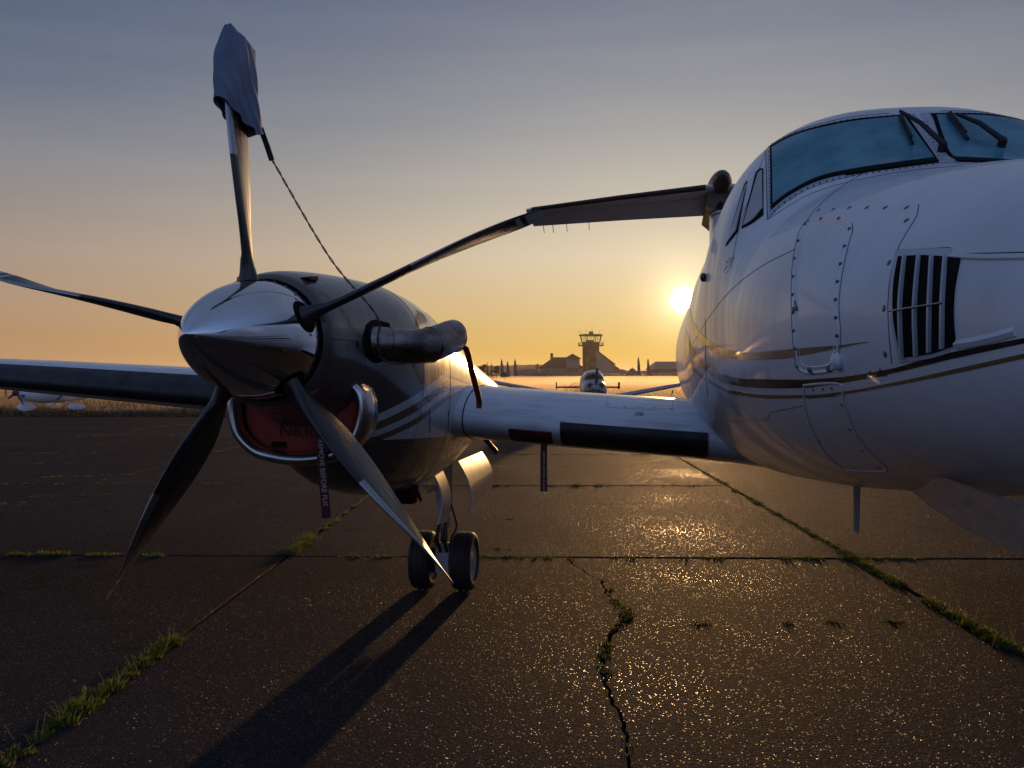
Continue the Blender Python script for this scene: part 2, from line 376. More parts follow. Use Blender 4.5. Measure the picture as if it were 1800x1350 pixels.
# refine the crack with small jogs
ck = []
for i in range(len(crack) - 1):
    a, b = crack[i], crack[i + 1]
    for k in range(5):
        t = k / 5; ck.append((a[0] + (b[0] - a[0]) * t + random.uniform(-.016, .016), a[1] + (b[1] - a[1]) * t))
ck.append(crack[-1])
sid = 0
for i in range(len(qs) - 1):
    for j in range(len(ps) - 1):
        sid += 1
        q0, q1, p0, p1 = qs[i] + GAP, qs[i + 1] - GAP, ps[j] + GAP, ps[j + 1] - GAP
        if abs(qs[i] + 2.29) < .01 and abs(ps[j] - 3.1) < .01:
            W = .0045
            slab([ap(q0, p0), ap(ck[-1][0] - W, p0)] + [ap(q - W - random.uniform(0, .007), p) for q, p in ck[::-1][1:-1]] + [ap(ck[0][0] - W, p1), ap(q0, p1)], sid, jit=.003, dz=.001, step=.6)
            slab([ap(ck[0][0] + W, p1)] + [ap(q + W, p) for q, p in ck[1:-1]] + [ap(ck[-1][0] + W, p0), ap(q1, p0), ap(q1, p1)], sid + 999, jit=.003, dz=-.002, step=.6)
            continue
        slab([ap(q0, p0), ap(q1, p0), ap(q1, p1), ap(q0, p1)], sid)

# weeds growing in the joints and the crack
def tuft(g, c, r, h, n, rnd):
    for _ in range(n):
        a = rnd.uniform(0, 2 * pi); d = rnd.random() ** .6 * r
        b = V((c.x + cos(a) * d, c.y + sin(a) * d, -.01)); hh = h * rnd.uniform(.4, 1.1) * (1.1 - .6 * d / max(r, .001))
        la = rnd.uniform(0, 2 * pi); lean = rnd.uniform(.2, 1.0) * hh
        tip = b + V((cos(la) * lean + cos(a) * d * .5, sin(la) * lean + sin(a) * d * .5, hh)); midp = b.lerp(tip, .5) + V((0, 0, hh * .18))
        w = V((-sin(la), cos(la), 0)) * rnd.uniform(.0025, .006)
        g.add([b - w, b + w, midp + w * .8, midp - w * .8, tip], [[0, 1, 2, 3], [3, 2, 4]])
rw = random.Random(3)
g = G()
def weeds(q0, p0, q1, p1, n, r, h, blades=26, spread=.03):
    for k in range(n):
        t = rw.random(); c = ap(q0 + (q1 - q0) * t + rw.uniform(-spread, spread), p0 + (p1 - p0) * t + rw.uniform(-spread, spread))
        f = rw.uniform(.5, 1.2); tuft(g, c, r * f, h * f, int(blades * f), rw)
def gp(px, py):                                     # apron coordinates of a point on the ground seen at (px, py)
    d = CAMZ * FPX / (py - 658); x = (px - 900) / FPX * d
    return (x * cos(BETA) - d * sin(BETA), x * sin(BETA) + d * cos(BETA))
Q = -2.29
for (pa, pb, n_, r_, h_) in ((3.9, 4.45, 12, .05, .05), (4.45, 5.1, 46, .055, .075), (5.1, 5.95, 50, .05, .06), (8.8, 9.35, 26, .07, .07), (9.4, 9.75, 12, .06, .06), (10.2, 12.5, 10, .05, .04)):
    weeds(Q, pa, Q, pb, n_, r_, h_, 44)
for (pa, pb, n_, r_, h_) in ((5.75, 6.5, 34, .055, .055), (6.5, 7.1, 16, .05, .05), (7.6, 8.6, 44, .05, .05), (8.6, 9.1, 14, .06, .06), (9.3, 11.6, 55, .045, .035), (11.6, 14, 35, .05, .04), (14.5, 18, 22, .07, .05), (18, 30, 30, .07, .04)):
    weeds(2.97, pa, 2.97, pb, n_, r_, h_, 34)
for (pxa, pxb, n_, h_) in ((0, 50, 16, .05), (55, 105, 18, .06), (135, 185, 12, .04), (240, 270, 8, .05), (590, 690, 10, .03), (870, 900, 6, .03)):
    a, b = gp(pxa, 983), gp(pxb, 983); weeds(a[0], 8.72, b[0], 8.72, n_, .05, h_, 40)
for a, b, n_ in ((2.2, 2.9, 8), (3.0, 3.6, 18), (-1, 2.8, 14)): weeds(a, 8.72, b, 8.72, n_, .05, .04, 30)
for pp in (14.35, 19.9, 25.6, 31.2):
    for _ in range(26):
        q = rw.uniform(-14, 8); weeds(q, pp, q + rw.uniform(.2, 1.5), pp, 8, .06, rw.uniform(.02, .07), 15, .04)
for qq in (-6.89, -12.15, 8.2):
    for _ in range(15):
        p = rw.uniform(5, 30); weeds(qq, p, qq, p + rw.uniform(.3, 1.5), 9, .06, rw.uniform(.02, .06), 16, .04)
for (i0, i1, n_, h_) in ((0, 3, 6, .02), (10, 20, 10, .03), (21, 24, 14, .035), (26, 29, 8, .025), (33, 36, 9, .03), (39, 41, 8, .025), (56, 58, 4, .02)):
    for _ in range(n_):
        k = rw.randint(i0, i1); c = ap(ck[k][0] + rw.uniform(-.03, .03), ck[k][1] + rw.uniform(-.04, .04)); tuft(g, c, .035, h_, 16, rw)
for px, py in ((1375, 1095), (1470, 1093), (1580, 1093), (895, 912), (878, 965), (1640, 968), (1565, 1093), (1230, 1097)):
    q, p = gp(px, py); weeds(q - .04, p, q + .06, p, 4, .04, .03, 20)
for px, py in ((60, 885), (20, 890), (130, 872), (230, 835), (180, 850), (115, 838), (70, 797), (220, 772), (170, 781), (90, 815)):
    q, p = gp(px, py); weeds(q - .5, p - .1, q + .5, p + .1, 10, .07, .04, 20, .08)
for _ in range(170):
    p = rw.choice((rw.uniform(4.2, 6), rw.uniform(8.8, 9.7), rw.uniform(6, 14))); q = rw.choice((Q, 2.97)) + rw.gauss(0, .04)
    if q < 0 and 6 < p < 8.8: continue
    c = ap(q, p); h = rw.uniform(.05, .13); a = rw.uniform(0, 6.3); t_ = c + V((cos(a) * h * .5, sin(a) * h * .5, h))
    g.add([c + V((-.0015, 0, 0)), c + V((.0015, 0, 0)), t_ + V((.001, 0, 0)), t_ - V((.001, 0, 0))], [[0, 1, 2, 3]])
    for _k in range(3):
        l_ = c.lerp(t_, rw.uniform(.3, 1)); b_ = rw.uniform(0, 6.3); w_ = V((cos(b_), sin(b_), .3)) * .014; x_ = V((-sin(b_), cos(b_), 0)) * .005
        g.add([l_, l_ + w_ * .5 + x_, l_ + w_, l_ + w_ * .5 - x_], [[0, 1, 2, 3]])
wo = g.ob('weeds', 'weed_green', smooth=False); tag(wo, 'low green weeds and grass tufts sprouting from the joints between the paving slabs', 'weeds', kind='stuff')

# grass along the far edge of the apron and the tall dry grass beyond
g = G(); rg = random.Random(9)
def blade(g, x, y, h, w, lean, z0=-.06):
    a = rg.uniform(0, pi); dx, dy = cos(a) * w, sin(a) * w; la = rg.uniform(0, 2 * pi)
    g.add([(x - dx, y - dy, z0), (x + dx, y + dy, z0), (x + cos(la) * lean, y + sin(la) * lean, z0 + h)], [[0, 1, 2]])
for _ in range(26000):
    q = rg.uniform(-32, 26); p = 37.4 + rg.random() ** 1.5 * 4; c = ap(q, p); f = .6 + .8 * noise.noise(V((q * .7, p * .7, 0)))
    blade(g, c.x, c.y, rg.uniform(.08, .3) * max(.3, f), .025, .12)
tag(g.ob('verge_grass', 'dark_grass', smooth=False), 'dark rough grass verge along the far edge of the paved apron', 'grass', kind='stuff')
g = G()
for _ in range(52000):
    u = rg.random(); p = 42 + u * u * 110; q = rg.uniform(-1, 1) * (p * .62 + 3); c = ap(q, p); f = .55 + .9 * noise.noise(V((q * .12, p * .12, 5)))
    if f < .15: continue
    blade(g, c.x, c.y, rg.uniform(.25, .7) * f * (1.1 if q < -4 else .62), .03 + p * .0006, .25)
for _ in range(60):
    q = rg.uniform(2.2, 4.2) if _ < 30 else rg.uniform(-26, 0); p = 58 + rg.uniform(-4, 8); c = ap(q, p); h = rg.uniform(.7, 1.35)
    for k in range(14):
        z = h * rg.uniform(.4, 1); x = c.x + rg.uniform(-.14, .14) * (1.4 - z / h); y = c.y + rg.uniform(-.1, .1)
        g.add([(c.x - .012, c.y, -.06), (c.x + .012, c.y, -.06), (x, y, z)], [[0, 1, 2]])
        g.add([(x - .03, y, z), (x + .03, y, z + .01), (x, y, z + .07)], [[0, 1, 2]])
tag(g.ob('meadow_grass', 'dry_grass', smooth=False), 'tall dry golden meadow grass beyond the apron', 'grass', kind='stuff')

# ------------------------------------------------------------------ background buildings, trees, hills
def bx(name, c, d, mat, parent, rz=0): return G().box(c, d, rz).ob(name, mat, parent, smooth=False)
def gable(name, x0, x1, y0, y1, ze, zr, mat, parent, hip=0., ov=.5):
    g = G(); ym = (y0 + y1) / 2; x0 -= ov; x1 += ov; y0 -= ov; y1 += ov
    t = .25
    vs = [(x0, y0, ze), (x1, y0, ze), (x1, y1, ze), (x0, y1, ze), (x0 + hip, ym, zr), (x1 - hip, ym, zr)]
    vs += [(a, b, c - t) for a, b, c in vs[:4]]
    g.add(vs, [[0, 1, 5, 4], [2, 3, 4, 5], [1, 2, 5], [3, 0, 4], [0, 6, 7, 1], [1, 7, 8, 2], [2, 8, 9, 3], [3, 9, 6, 0], [6, 9, 8, 7]])
    return g.ob(name, mat, parent, smooth=False)
DT = 400.
def wx(px, d): return (px - 900) / FPX * d
def wz(py, d): return CAMZ + (658 - py) / FPX * d
tw = empty('control_tower', (wx(1038.5, DT), DT, 0)); tag(tw, 'square brick control tower with flared glazed cab and balcony above the terminal', 'control tower')
bx('shaft', (0, 0, 6.9), (6.6, 6.6, 13.8), 'brick_wall', tw)
for zz_ in (4.5, 8.0):
    for xx in (-1.6, 1.6): w_ = bx('window', (xx, -3.33, zz_), (.9, .12, 1.5), 'dark_glass', tw)
bx('balcony', (0, 0, 13.95), (10.2, 10.2, .3), 'tower_dark', tw)
g = G()
for s_ in (-1, 1):
    for zz_ in (14.6, 15.2):
        g.box((0, s_ * 5, zz_), (10.1, .06, .06)); g.box((s_ * 5, 0, zz_), (.06, 10.1, .06))
    for k in range(9):
        g.box((-5 + k * 1.25, s_ * 5, 14.65), (.06, .06, 1.2)); g.box((s_ * 5, -5 + k * 1.25, 14.65), (.06, .06, 1.2))
g.ob('railing', 'tower_dark', tw, smooth=False)
g = G(); zb_, zt_ = 14.1, 18.0
def cabp(k, z, r0=3.5, r1=4.35):
    r = r0 + (r1 - r0) * (z - zb_) / (zt_ - zb_); a = 2 * pi * k / 8 + pi / 8; return V((r * 1.08 * cos(a), r * 1.08 * sin(a), z))
g.loft([[cabp(k, zb_) for k in range(8)], [cabp(k, zb_ + 1.3) for k in range(8)]]); g.ob('cab_base', 'tower_dark', tw, smooth=False)
g = G()
for k in range(8):
    g.tube([cabp(k, zb_ + 1.2), cabp(k, zt_)], .16, 6); g.tube([(cabp(k, zb_ + 1.2) + cabp(k + 1, zb_ + 1.2)) / 2, (cabp(k, zt_) + cabp(k + 1, zt_)) / 2], .07, 5)
g.ob('mullion', 'tower_dark', tw, smooth=False)
for k in range(8):
    P = [cabp(k, zb_ + 1.3), cabp(k + 1, zb_ + 1.3), cabp(k + 1, zt_ - .02), cabp(k, zt_ - .02)]
    G().add(P + [p * 1 - V((p.x, p.y, 0)).normalized() * .03 for p in P], [[0, 1, 2, 3], [7, 6, 5, 4], [0, 4, 5, 1], [1, 5, 6, 2], [2, 6, 7, 3], [3, 7, 4, 0]]).ob('pane', 'clear_glass', tw, smooth=False)
bx('console', (-.4, .2, 15.5), (3.4, 2.4, 1.5), 'tower_dark', tw)
g = G(); g.loft([[cabp(k, zt_, 3.5, 4.5) for k in range(8)], [cabp(k, zt_, 3.5, 5.0) + V((0, 0, .25)) for k in range(8)], [cabp(k, zt_, 3.5, 4.8) + V((0, 0, .7)) for k in range(8)]]); g.ob('roof', 'tower_dark', tw, smooth=False)
bx('roof_housing', (.1, 0, 19.3), (1.7, 1.7, 1.3), 'tower_dark', tw)
for P_ in ([(-2, 1, 18.6), (-2, 1, 21.2)], [(.5, 0, 19.9), (.5, 0, 22.2)], [(3.6, 0, 18.6), (3.6, 0, 20.4)]): G().tube(P_, .06, 5).ob('aerial', 'tower_dark', tw, smooth=False)
G().tube([(-4.2, 0, 18.6), (-4.2, 0, 20.4)], .05, 5).box((-4.8, 0, 20.2), (1.3, .06, .06)).box((-4.8, 0, 19.4), (1.3, .06, .06)).box((-5.4, 0, 19.6), (.06, .06, 1.6)).ob('antenna_frame', 'tower_dark', tw, smooth=False)

tb = empty('terminal_building', (0, 0, 0)); tag(tb, 'long low terminal building with hipped tile roof left of the control tower', 'building')
X0, X1 = wx(950, 395), wx(1022, 395)
bx('wall', ((X0 + X1) / 2, 395, 2.2), (X1 - X0, 14, 4.4), 'render_wall', tb)
gable('roof', X0, X1, 388, 402, 4.6, 8.9, 'roof_tile', tb, hip=6)
for k in range(11):
    w_ = bx('window', (X0 + 1.2 + k * (X1 - X0 - 2.4) / 10, 387.95, 2.7), (1.05, .14, 1.5), 'dark_glass', tb)
bx('chimney', (wx(970, 395), 396, 9.0), (1.1, 1.1, 3.2), 'brick_wall', tb)
gable('roof', wx(993, 392), wx(1018, 392), 384, 396, 8.3, 10.3, 'roof_tile', tb, hip=3.2, ov=.2)
bx('wall', (wx(1005.5, 392), 390, 6.2), (5.4, 11.4, 4.0), 'render_wall', tb)
an = empty('gabled_annex', (0, 0, 0)); tag(an, 'pale annex with long sloping roof on the right side of the control tower', 'building')
g = G(); xa, xb, xc = wx(1048, 392), wx(1077, 392), wx(1053, 392)
g.add([(xa, 388, 0), (xb, 388, 0), (xb, 388, 5.6), (xa, 388, 11.3), (xa, 400, 0), (xb, 400, 0), (xb, 400, 5.6), (xa, 400, 11.3)], [[0, 1, 2, 3], [5, 4, 7, 6], [1, 5, 6, 2], [4, 0, 3, 7]]); g.ob('wall', 'render_wall', an, smooth=False)
g = G(); g.add([(xa - .4, 387.2, 12.0), (xb + .6, 387.2, 6.0), (xb + .6, 400.8, 6.0), (xa - .4, 400.8, 12.0), (xa - .4, 387.2, 11.5), (xb + .6, 387.2, 5.5), (xb + .6, 400.8, 5.5), (xa - .4, 400.8, 11.5)], [[0, 1, 2, 3], [7, 6, 5, 4], [0, 4, 5, 1], [1, 5, 6, 2], [2, 6, 7, 3], [3, 7, 4, 0]]); g.ob('roof', 'roof_tile', an, smooth=False)
bx('wall', (wx(1079, 392) + 1.2, 394, 1.9), (5, 9, 3.8), 'brick_wall', an); gable('roof', wx(1074, 392), wx(1086, 392), 389.5, 398.5, 4.1, 5.4, 'roof_tile', an, hip=1.5)
hg = empty('hangar', (0, 0, 0)); tag(hg, 'wide grey hangar with shallow pitched metal roof at the far right of the airfield', 'hangar')
Hx0, Hx1 = wx(1149, 380), wx(1245, 380)
bx('wall', ((Hx0 + Hx1) / 2, 388, 1.9), (Hx1 - Hx0, 22, 3.9), 'tower_dark', hg)
gable('roof', Hx0, Hx1, 377, 399, 3.9, 7.0, 'metal_roof', hg, hip=2.5, ov=.6)
bx('side_shed', (Hx0 - 2.2, 383, 1.5), (4.2, 7, 3.0), 'tower_dark', hg); bx('door', ((Hx0 + Hx1) / 2 - 4, 376.9, 1.6), (6, .15, 3.1), 'metal_roof', hg)
def lowshed(x0, x1, d, h, hr, lab, mat='metal_roof'):
    e = empty('shed', (0, 0, 0)); tag(e, lab, 'shed')
    bx('wall', ((wx(x0, d) + wx(x1, d)) / 2, d + 5, h / 2), (wx(x1, d) - wx(x0, d), 8, h), 'tower_dark', e); gable('roof', wx(x0, d), wx(x1, d), d + 1, d + 9, h, hr, mat, e, hip=1)
lowshed(909, 948, 330, 1.9, 3.5, 'low dark shed standing left of the terminal building, right of the three flags')
lowshed(1062, 1103, 350, 2.0, 3.5, 'low dark shed with pitched roof right of the control tower')
lowshed(1098, 1150, 360, 1.8, 2.6, 'long flat dark shed between the control tower and the hangar')
e = empty('tent', (wx(1111.5, 330), 330, 0)); tag(e, 'small dark peaked tent between the tower and two flags', 'tent')
G().loft([[V((-2, -2, 0)), V((2, -2, 0)), V((2, 2, 0)), V((-2, 2, 0))], [V((-1.7, -1.7, 2.2)), V((1.7, -1.7, 2.2)), V((1.7, 1.7, 2.2)), V((-1.7, 1.7, 2.2))], [V((-.5, -.5, 3.8)), V((.5, -.5, 3.8)), V((.5, .5, 3.8)), V((-.5, .5, 3.8))]]).ob('canopy', 'flag_cloth', e, smooth=False)
G().tube([(0, 0, 3.7), (0, 0, 4.4)], .08, 5).ob('finial', 'tower_dark', e)
# feather flags
def flag(px, d, top, lab):
    e = empty('feather_flag', (wx(px, d), d, 0)); h = wz(top, d); tag(e, lab, 'flag', 'feather flags around the terminal')
    pts = [V((0, 0, 0)), V((0, 0, h * .5)), V((.03, 0, h * .8)), V((.12, 0, h * .94)), V((.3, 0, h))]
    G().tube(catmull(pts, 4), .035, 6).ob('pole', 'tower_dark', e)
    g = G(); n = 12
    A = [V((0.02 + .25 * max(0, (t - .5)) ** 2 * 2, .0, h * (.28 + .72 * t))) for t in frange(0, 1, n)]
    B = [V((.72 * (1 - .62 * t * t) + .05, .05 * sin(9 * t), h * (.24 + .72 * t))) for t in frange(0, 1, n)]
    for i in range(n - 1):
        g.add([A[i], B[i], B[i + 1], A[i + 1]] + [p + V((0, .02, 0)) for p in (A[i], B[i], B[i + 1], A[i + 1])], [[0, 1, 2, 3], [7, 6, 5, 4], [1, 5, 6, 2], [3, 7, 4, 0]])
    g.ob('cloth', 'flag_cloth', e)
flag(880, 210, 631, 'leftmost of the three feather flags left of the terminal'); flag(890.5, 205, 635, 'middle one of the three feather flags left of the terminal, shorter than its neighbours'); flag(903.5, 210, 631, 'rightmost of the three feather flags left of the terminal')
flag(1120.5, 230, 627, 'left and taller one of two feather flags between tower and hangar'); flag(1137.5, 228, 630, 'right one of two feather flags, next to the hangar')
# hills and far woods
def ridge(name, d, pts, mat, seed, depth=300, jag=0):
    rnd = random.Random(seed); xs = frange(pts[0][0], pts[-1][0], 260); top = []
    for x in xs:
        y = spline(pts, x)[0]; z = wz(y, d) + jag * (noise.noise(V((x * .35, seed, 0))) + .6 * noise.noise(V((x * 1.3, seed, 3))))
        top.append(V((wx(x, d), d, max(z, .1))))
    g = G(); n = len(top)
    g.add([V((p.x, p.y - 20, -.2)) for p in top] + [V((p.x, p.y, p.z * .8)) for p in top] + [V((p.x, p.y + 30, p.z)) for p in top] + [V((p.x * 1.1, p.y + depth, -.2)) for p in top], [])
    for r in range(3):
        for i in range(n - 1): g.f.append([r * n + i, r * n + i + 1, (r + 1) * n + i + 1, (r + 1) * n + i])
    return g.ob(name, mat, None, smooth=False)
o = ridge('hill', 900, [(700, 650), (820, 644), (900, 641), (980, 640), (1010, 643), (1060, 648), (1100, 651), (1200, 654), (1400, 652), (1800, 650)], 'hill_woods', 2, jag=1.0); tag(o, kind='structure')
o = ridge('hill', 1900, [(-900, 655), (-200, 654), (300, 656), (700, 652), (1000, 650), (1150, 651), (1500, 650), (2600, 651)], 'hill_woods', 5, depth=600, jag=1.5); tag(o, kind='structure')
o = ridge('hedge', 320, [(780, 655), (850, 656), (905, 658), (940, 655), (990, 654), (1060, 655), (1120, 656), (1160, 655), (1230, 656), (1400, 656)], 'leaf_dark', 8, depth=6, jag=.45); tag(o, 'dark hedge line along the far side of the misty airfield', 'hedge', kind='stuff')
def foliage(g, c, r, n, size, rnd, flat=1.):
    for _ in range(n):
        a, b = rnd.uniform(0, 2 * pi), math.acos(rnd.uniform(-1, 1)); q = rnd.random() ** .4 * r
        p = V((c.x + q * cos(a) * sin(b), c.y + q * sin(a) * sin(b), c.z + q * cos(b) * flat)); u = V((rnd.gauss(0, 1), rnd.gauss(0, 1), rnd.gauss(0, 1))).normalized(); w = u.orthogonal().normalized() * size
        u = u.cross(w).normalized() * size * .6; g.add([p - w, p - u, p + w, p + u], [[0, 1, 2, 3]])
def conifer(px, d, top, lab, seed, w=.2):
    rnd = random.Random(seed); h = wz(top, d); e = empty('conifer_tree', (wx(px, d), d, 0)); tag(e, lab, 'tree', 'trees left of the flags')
    G().tube([(0, 0, -.1), (0, 0, h * .98)], [.16, .02], 6).ob('trunk', 'bark', e)
    g = G()
    for k in range(int(h * 3)):
        z = h * (.12 + .88 * k / (h * 3)); r = (h - z) * w * rnd.uniform(.7, 1.25) + .06
        for _ in range(7):
            a = rnd.uniform(0, 2 * pi); tip = V((cos(a) * r, sin(a) * r, z - r * .35)); s_ = V((-sin(a), cos(a), 0)) * r * .28
            g.add([V((0, 0, z + .15)), tip - s_ + V((0, 0, .1)), tip, tip + s_], [[0, 1, 2], [0, 2, 3]])
    g.ob('crown', 'leaf_dark', e, smooth=False)
def broad(px, d, top, lab, seed, rad_=1.0):
    rnd = random.Random(seed); h = wz(top, d); e = empty('broadleaf_tree', (wx(px, d), d, 0)); tag(e, lab, 'tree', 'trees left of the flags')
    g = G().tube([(0, 0, -.1), (.05, 0, h * .5)], [.2, .1], 6)
    for k in range(4):
        a = rnd.uniform(0, 6.3); g.tube([(.03, 0, h * .35), (cos(a) * rad_ * .5, sin(a) * rad_ * .5, h * .75)], [.08, .03], 5)
    g.ob('trunk', 'bark', e); g = G()
    for k in range(7):
        a = rnd.uniform(0, 6.3); q = rnd.uniform(0, rad_ * .7); foliage(g, V((cos(a) * q, sin(a) * q, h * rnd.uniform(.5, .88))), rad_ * rnd.uniform(.35, .55), 110, .16, rnd, .8)
    g.ob('crown', 'leaf_dark', e, smooth=False)
broad(850, 230, 640, 'round leafy tree at the left end of the row beside the engine', 1, 1.3); conifer(856.5, 225, 635, 'leftmost slim conifer beside the leafy tree', 2)
conifer(864.5, 220, 636, 'second conifer, pointed and tallest between leafy trees', 3); broad(872, 215, 641, 'small round leafy tree left of the first flag', 4, .9)
broad(886, 190, 652, 'low bushy tree below the left flags', 5, 1.1); conifer(846, 240, 638, 'conifer just right of the engine cowling', 6, .25)
broad(944, 420, 636, 'small tree standing behind the left gable of the terminal', 7, 1.2)
# fence posts beyond the verge at left
fe = empty('wire_fence', (0, 0, 0)); tag(fe, 'wooden post and wire fence in the dry grass beyond the white high-wing plane', 'fence')
fd = 62.
posts = []
for px in (-150, -70, 10, 77, 145, 210, 275, 340): 
    x = wx(px, fd); posts.append(x); G().box((x, fd, .75), (.11, .11, 1.65)).ob('post', 'fence_wood', fe, smooth=False)
for z in (.5, .95, 1.35): G().tube([(posts[0], fd - .06, z), (posts[-1], fd - .06, z)], .008, 4).ob('wire', 'dark_metal', fe)

# ------------------------------------------------------------------ the big turboprop
ALPHA = rad(9.3)
HUB = V((-1.11, 4.04, 1.85)); LAT = 2.6
rootloc = HUB + V((cos(ALPHA), -sin(ALPHA), 0)) * LAT; rootloc.z = 0
A = empty('turboprop_airplane', rootloc, -ALPHA); tag(A, 'white and bronze twin turboprop with polished spinner and five-blade propeller, nose at the right', 'airplane')
M = Matrix.Translation(rootloc) @ Matrix.Rotation(-ALPHA, 4, 'Z'); MI = M.inverted()
camo = MI @ V((0, 0, CAMZ))
def ray(px, py):
    x = (px - 900) / FPX; z = (675 - py) / FPX
    d = V((x, cos(PITCH) + z * sin(PITCH), z * cos(PITCH) - sin(PITCH)))
    return (MI.to_3x3() @ d).normalized()
# fuselage sections: y, half width, z top, z bottom, z widest, exponent
FK = [(-2.62, .02, 1.80, 1.72, 1.76, 2), (-2.58, .10, 1.87, 1.66, 1.76, 2), (-2.45, .21, 1.97, 1.59, 1.77, 2), (-2.2, .33, 2.04, 1.52, 1.79, 2.05), (-1.8, .46, 2.13, 1.46, 1.80, 2.1),
      (-1.44, .55, 2.205, 1.42, 1.82, 2.15), (-1.05, .62, 2.275, 1.365, 1.83, 2.2), (-.80, .65, 2.335, 1.34, 1.84, 2.2), (-.70, .66, 2.37, 1.33, 1.85, 2.2), (-.55, .675, 2.475, 1.315, 1.85, 2.15), (-.38, .69, 2.60, 1.30, 1.86, 2.1),
      (-.22, .70, 2.665, 1.28, 1.87, 2.08), (-.05, .712, 2.705, 1.262, 1.87, 2.08), (.3, .73, 2.755, 1.23, 1.88, 2.1), (.8, .745, 2.79, 1.19, 1.88, 2.1), (1.6, .75, 2.81, 1.13, 1.88, 2.15), (3, .75, 2.81, 1.10, 1.88, 2.15),
      (6, .75, 2.81, 1.11, 1.9, 2.15), (8, .66, 2.78, 1.32, 2.0, 2.1), (10, .42, 2.68, 1.75, 2.2, 2.05), (12, .2, 2.55, 2.1, 2.35, 2), (13.2, .06, 2.42, 2.26, 2.34, 2)]
def fsec(y, n=112):
    w, zt, zb, zw, e = spline(FK, y); out = []
    for k in range(n):
        a = 2 * pi * k / n + pi / 2; c, s = cos(a), sin(a)
        if s > 0: e = spline(FK, y)[4] * (1 + .24 * max(0, min(1, (y + .85) / .45, (.28 - y) / .42)) - .15 * max(0, min(1, (y - .05) / .5)))
        else: e = spline(FK, y)[4]
        out.append(V((math.copysign(abs(c) ** (2 / e), c) * w, y, zw + math.copysign(abs(s) ** (2 / e), s) * (zt - zw if s > 0 else zw - zb))))
    return out
ys = sorted(set([-2.62, -2.61, -2.6, -2.58, -2.54, -2.5] + frange(-2.45, -.9, 26) + frange(-.88, .5, 50) + frange(.55, 3, 18) + frange(3.2, 13.2, 40)))
g = G().loft([fsec(y) for y in ys])
fus = g.ob('fuselage', 'white_paint', A, ang=60)
FB = BVHTree.FromPolygons([tuple(v) for v in g.v], [f for f in g.f])
def cast(px, py, B=None):
    B = B or FB
    for k in range(40):
        h = B.ray_cast(camo, ray(px, py))
        if h[0] is not None:
            nn = h[1]
            if nn.dot(camo - h[0]) < 0: nn = -nn
            return h[0], nn
        px += 1.5 if px < 1500 else -1.5; py += (1.5 if py < 650 else -1.5)
    raise Exception('miss %s %s' % (px, py))
def poly2(pts, n):
    """resample pixel polyline smoothly to n points"""
    P = catmull([V((p[0], p[1], 0)) for p in pts], 10) if len(pts) > 2 else [V((p[0], p[1], 0)) for p in pts]
    L_ = [0]
    for i in range(1, len(P)): L_.append(L_[-1] + (P[i] - P[i - 1]).length)
    out = []
    for k in range(n):
        t = L_[-1] * k / (n - 1); i = 0
        while i < len(P) - 2 and L_[i + 1] < t: i += 1
        d = L_[i + 1] - L_[i]; out.append(P[i].lerp(P[i + 1], 0 if d < 1e-9 else (t - L_[i]) / d))
    return out
def patch(name, top, bot, mat, parent, h=.002, nu=40, nv=6, left=None, right=None, B=None, mirror=False, smooth=True):
    """sheet lying on the skin between two curves, with its own thickness h"""
    Tp, Bt = poly2(top, nu), poly2(bot, nu)
    Lf = poly2(left, nv) if left else [Tp[0].lerp(Bt[0], k / (nv - 1)) for k in range(nv)]
    Rt = poly2(right, nv) if right else [Tp[-1].lerp(Bt[-1], k / (nv - 1)) for k in range(nv)]
    vs, ns = [], []
    for j in range(nv):
        v = j / (nv - 1)
        for i in range(nu):
            u = i / (nu - 1)
            p = Tp[i] * (1 - v) + Bt[i] * v + Lf[j] * (1 - u) + Rt[j] * u - (Tp[0] * (1 - u) * (1 - v) + Tp[-1] * u * (1 - v) + Bt[0] * (1 - u) * v + Bt[-1] * u * v)
            q, nn = cast(p.x, p.y, B); vs.append(q + nn * h); ns.append(nn)
    N_ = len(vs); base = [v - n_ * (h + .003) for v, n_ in zip(vs, ns)]
    fs = [[j * nu + i, j * nu + i + 1, (j + 1) * nu + i + 1, (j + 1) * nu + i] for j in range(nv - 1) for i in range(nu - 1)]
    rim = [i for i in range(nu)] + [j * nu + nu - 1 for j in range(1, nv)] + [(nv - 1) * nu + i for i in range(nu - 2, -1, -1)] + [j * nu for j in range(nv - 2, 0, -1)]
    fs += [[rim[k], rim[(k + 1) % len(rim)], rim[(k + 1) % len(rim)] + N_, rim[k] + N_] for k in range(len(rim))]
    allv = vs + base
    o = raw(name, allv, fs, mat, parent, smooth=smooth, ang=35)
    if mirror:
        raw(name, [V((-v.x, v.y, v.z)) for v in allv], [f[::-1] for f in fs], mat, parent, smooth=smooth, ang=35)
    return o
def line(name, pts, mat, parent, r=.0018, n=30, B=None, lift=0., mirror=False, smooth_pts=True, seg=6):
    P = poly2(pts, n) if smooth_pts else [V((p[0], p[1], 0)) for p in pts]
    Q_ = []
    for p in P:
        q, nn = cast(p.x, p.y, B); Q_.append(q + nn * lift)
    o = G().tube(Q_, r, seg).ob(name, mat, parent)
    if mirror: G().tube([V((-q.x, q.y, q.z)) for q in Q_], r, seg).ob(name, mat, parent)
    return o
def screws(name, pts, parent, r=.006, mat='screw', B=None, h=.002, mirror=False):
    g = G()
    for p in pts:
        q, nn = cast(p[0], p[1], B); g.disc(q, nn, r, h, 8)
        if mirror: g.disc(V((-q.x, q.y, q.z)), V((-nn.x, nn.y, nn.z)), r, h, 8)
    return g.ob(name, mat, parent, kind='stuff')
def along(pts, n):
    return [(p.x, p.y) for p in poly2(pts, n)]
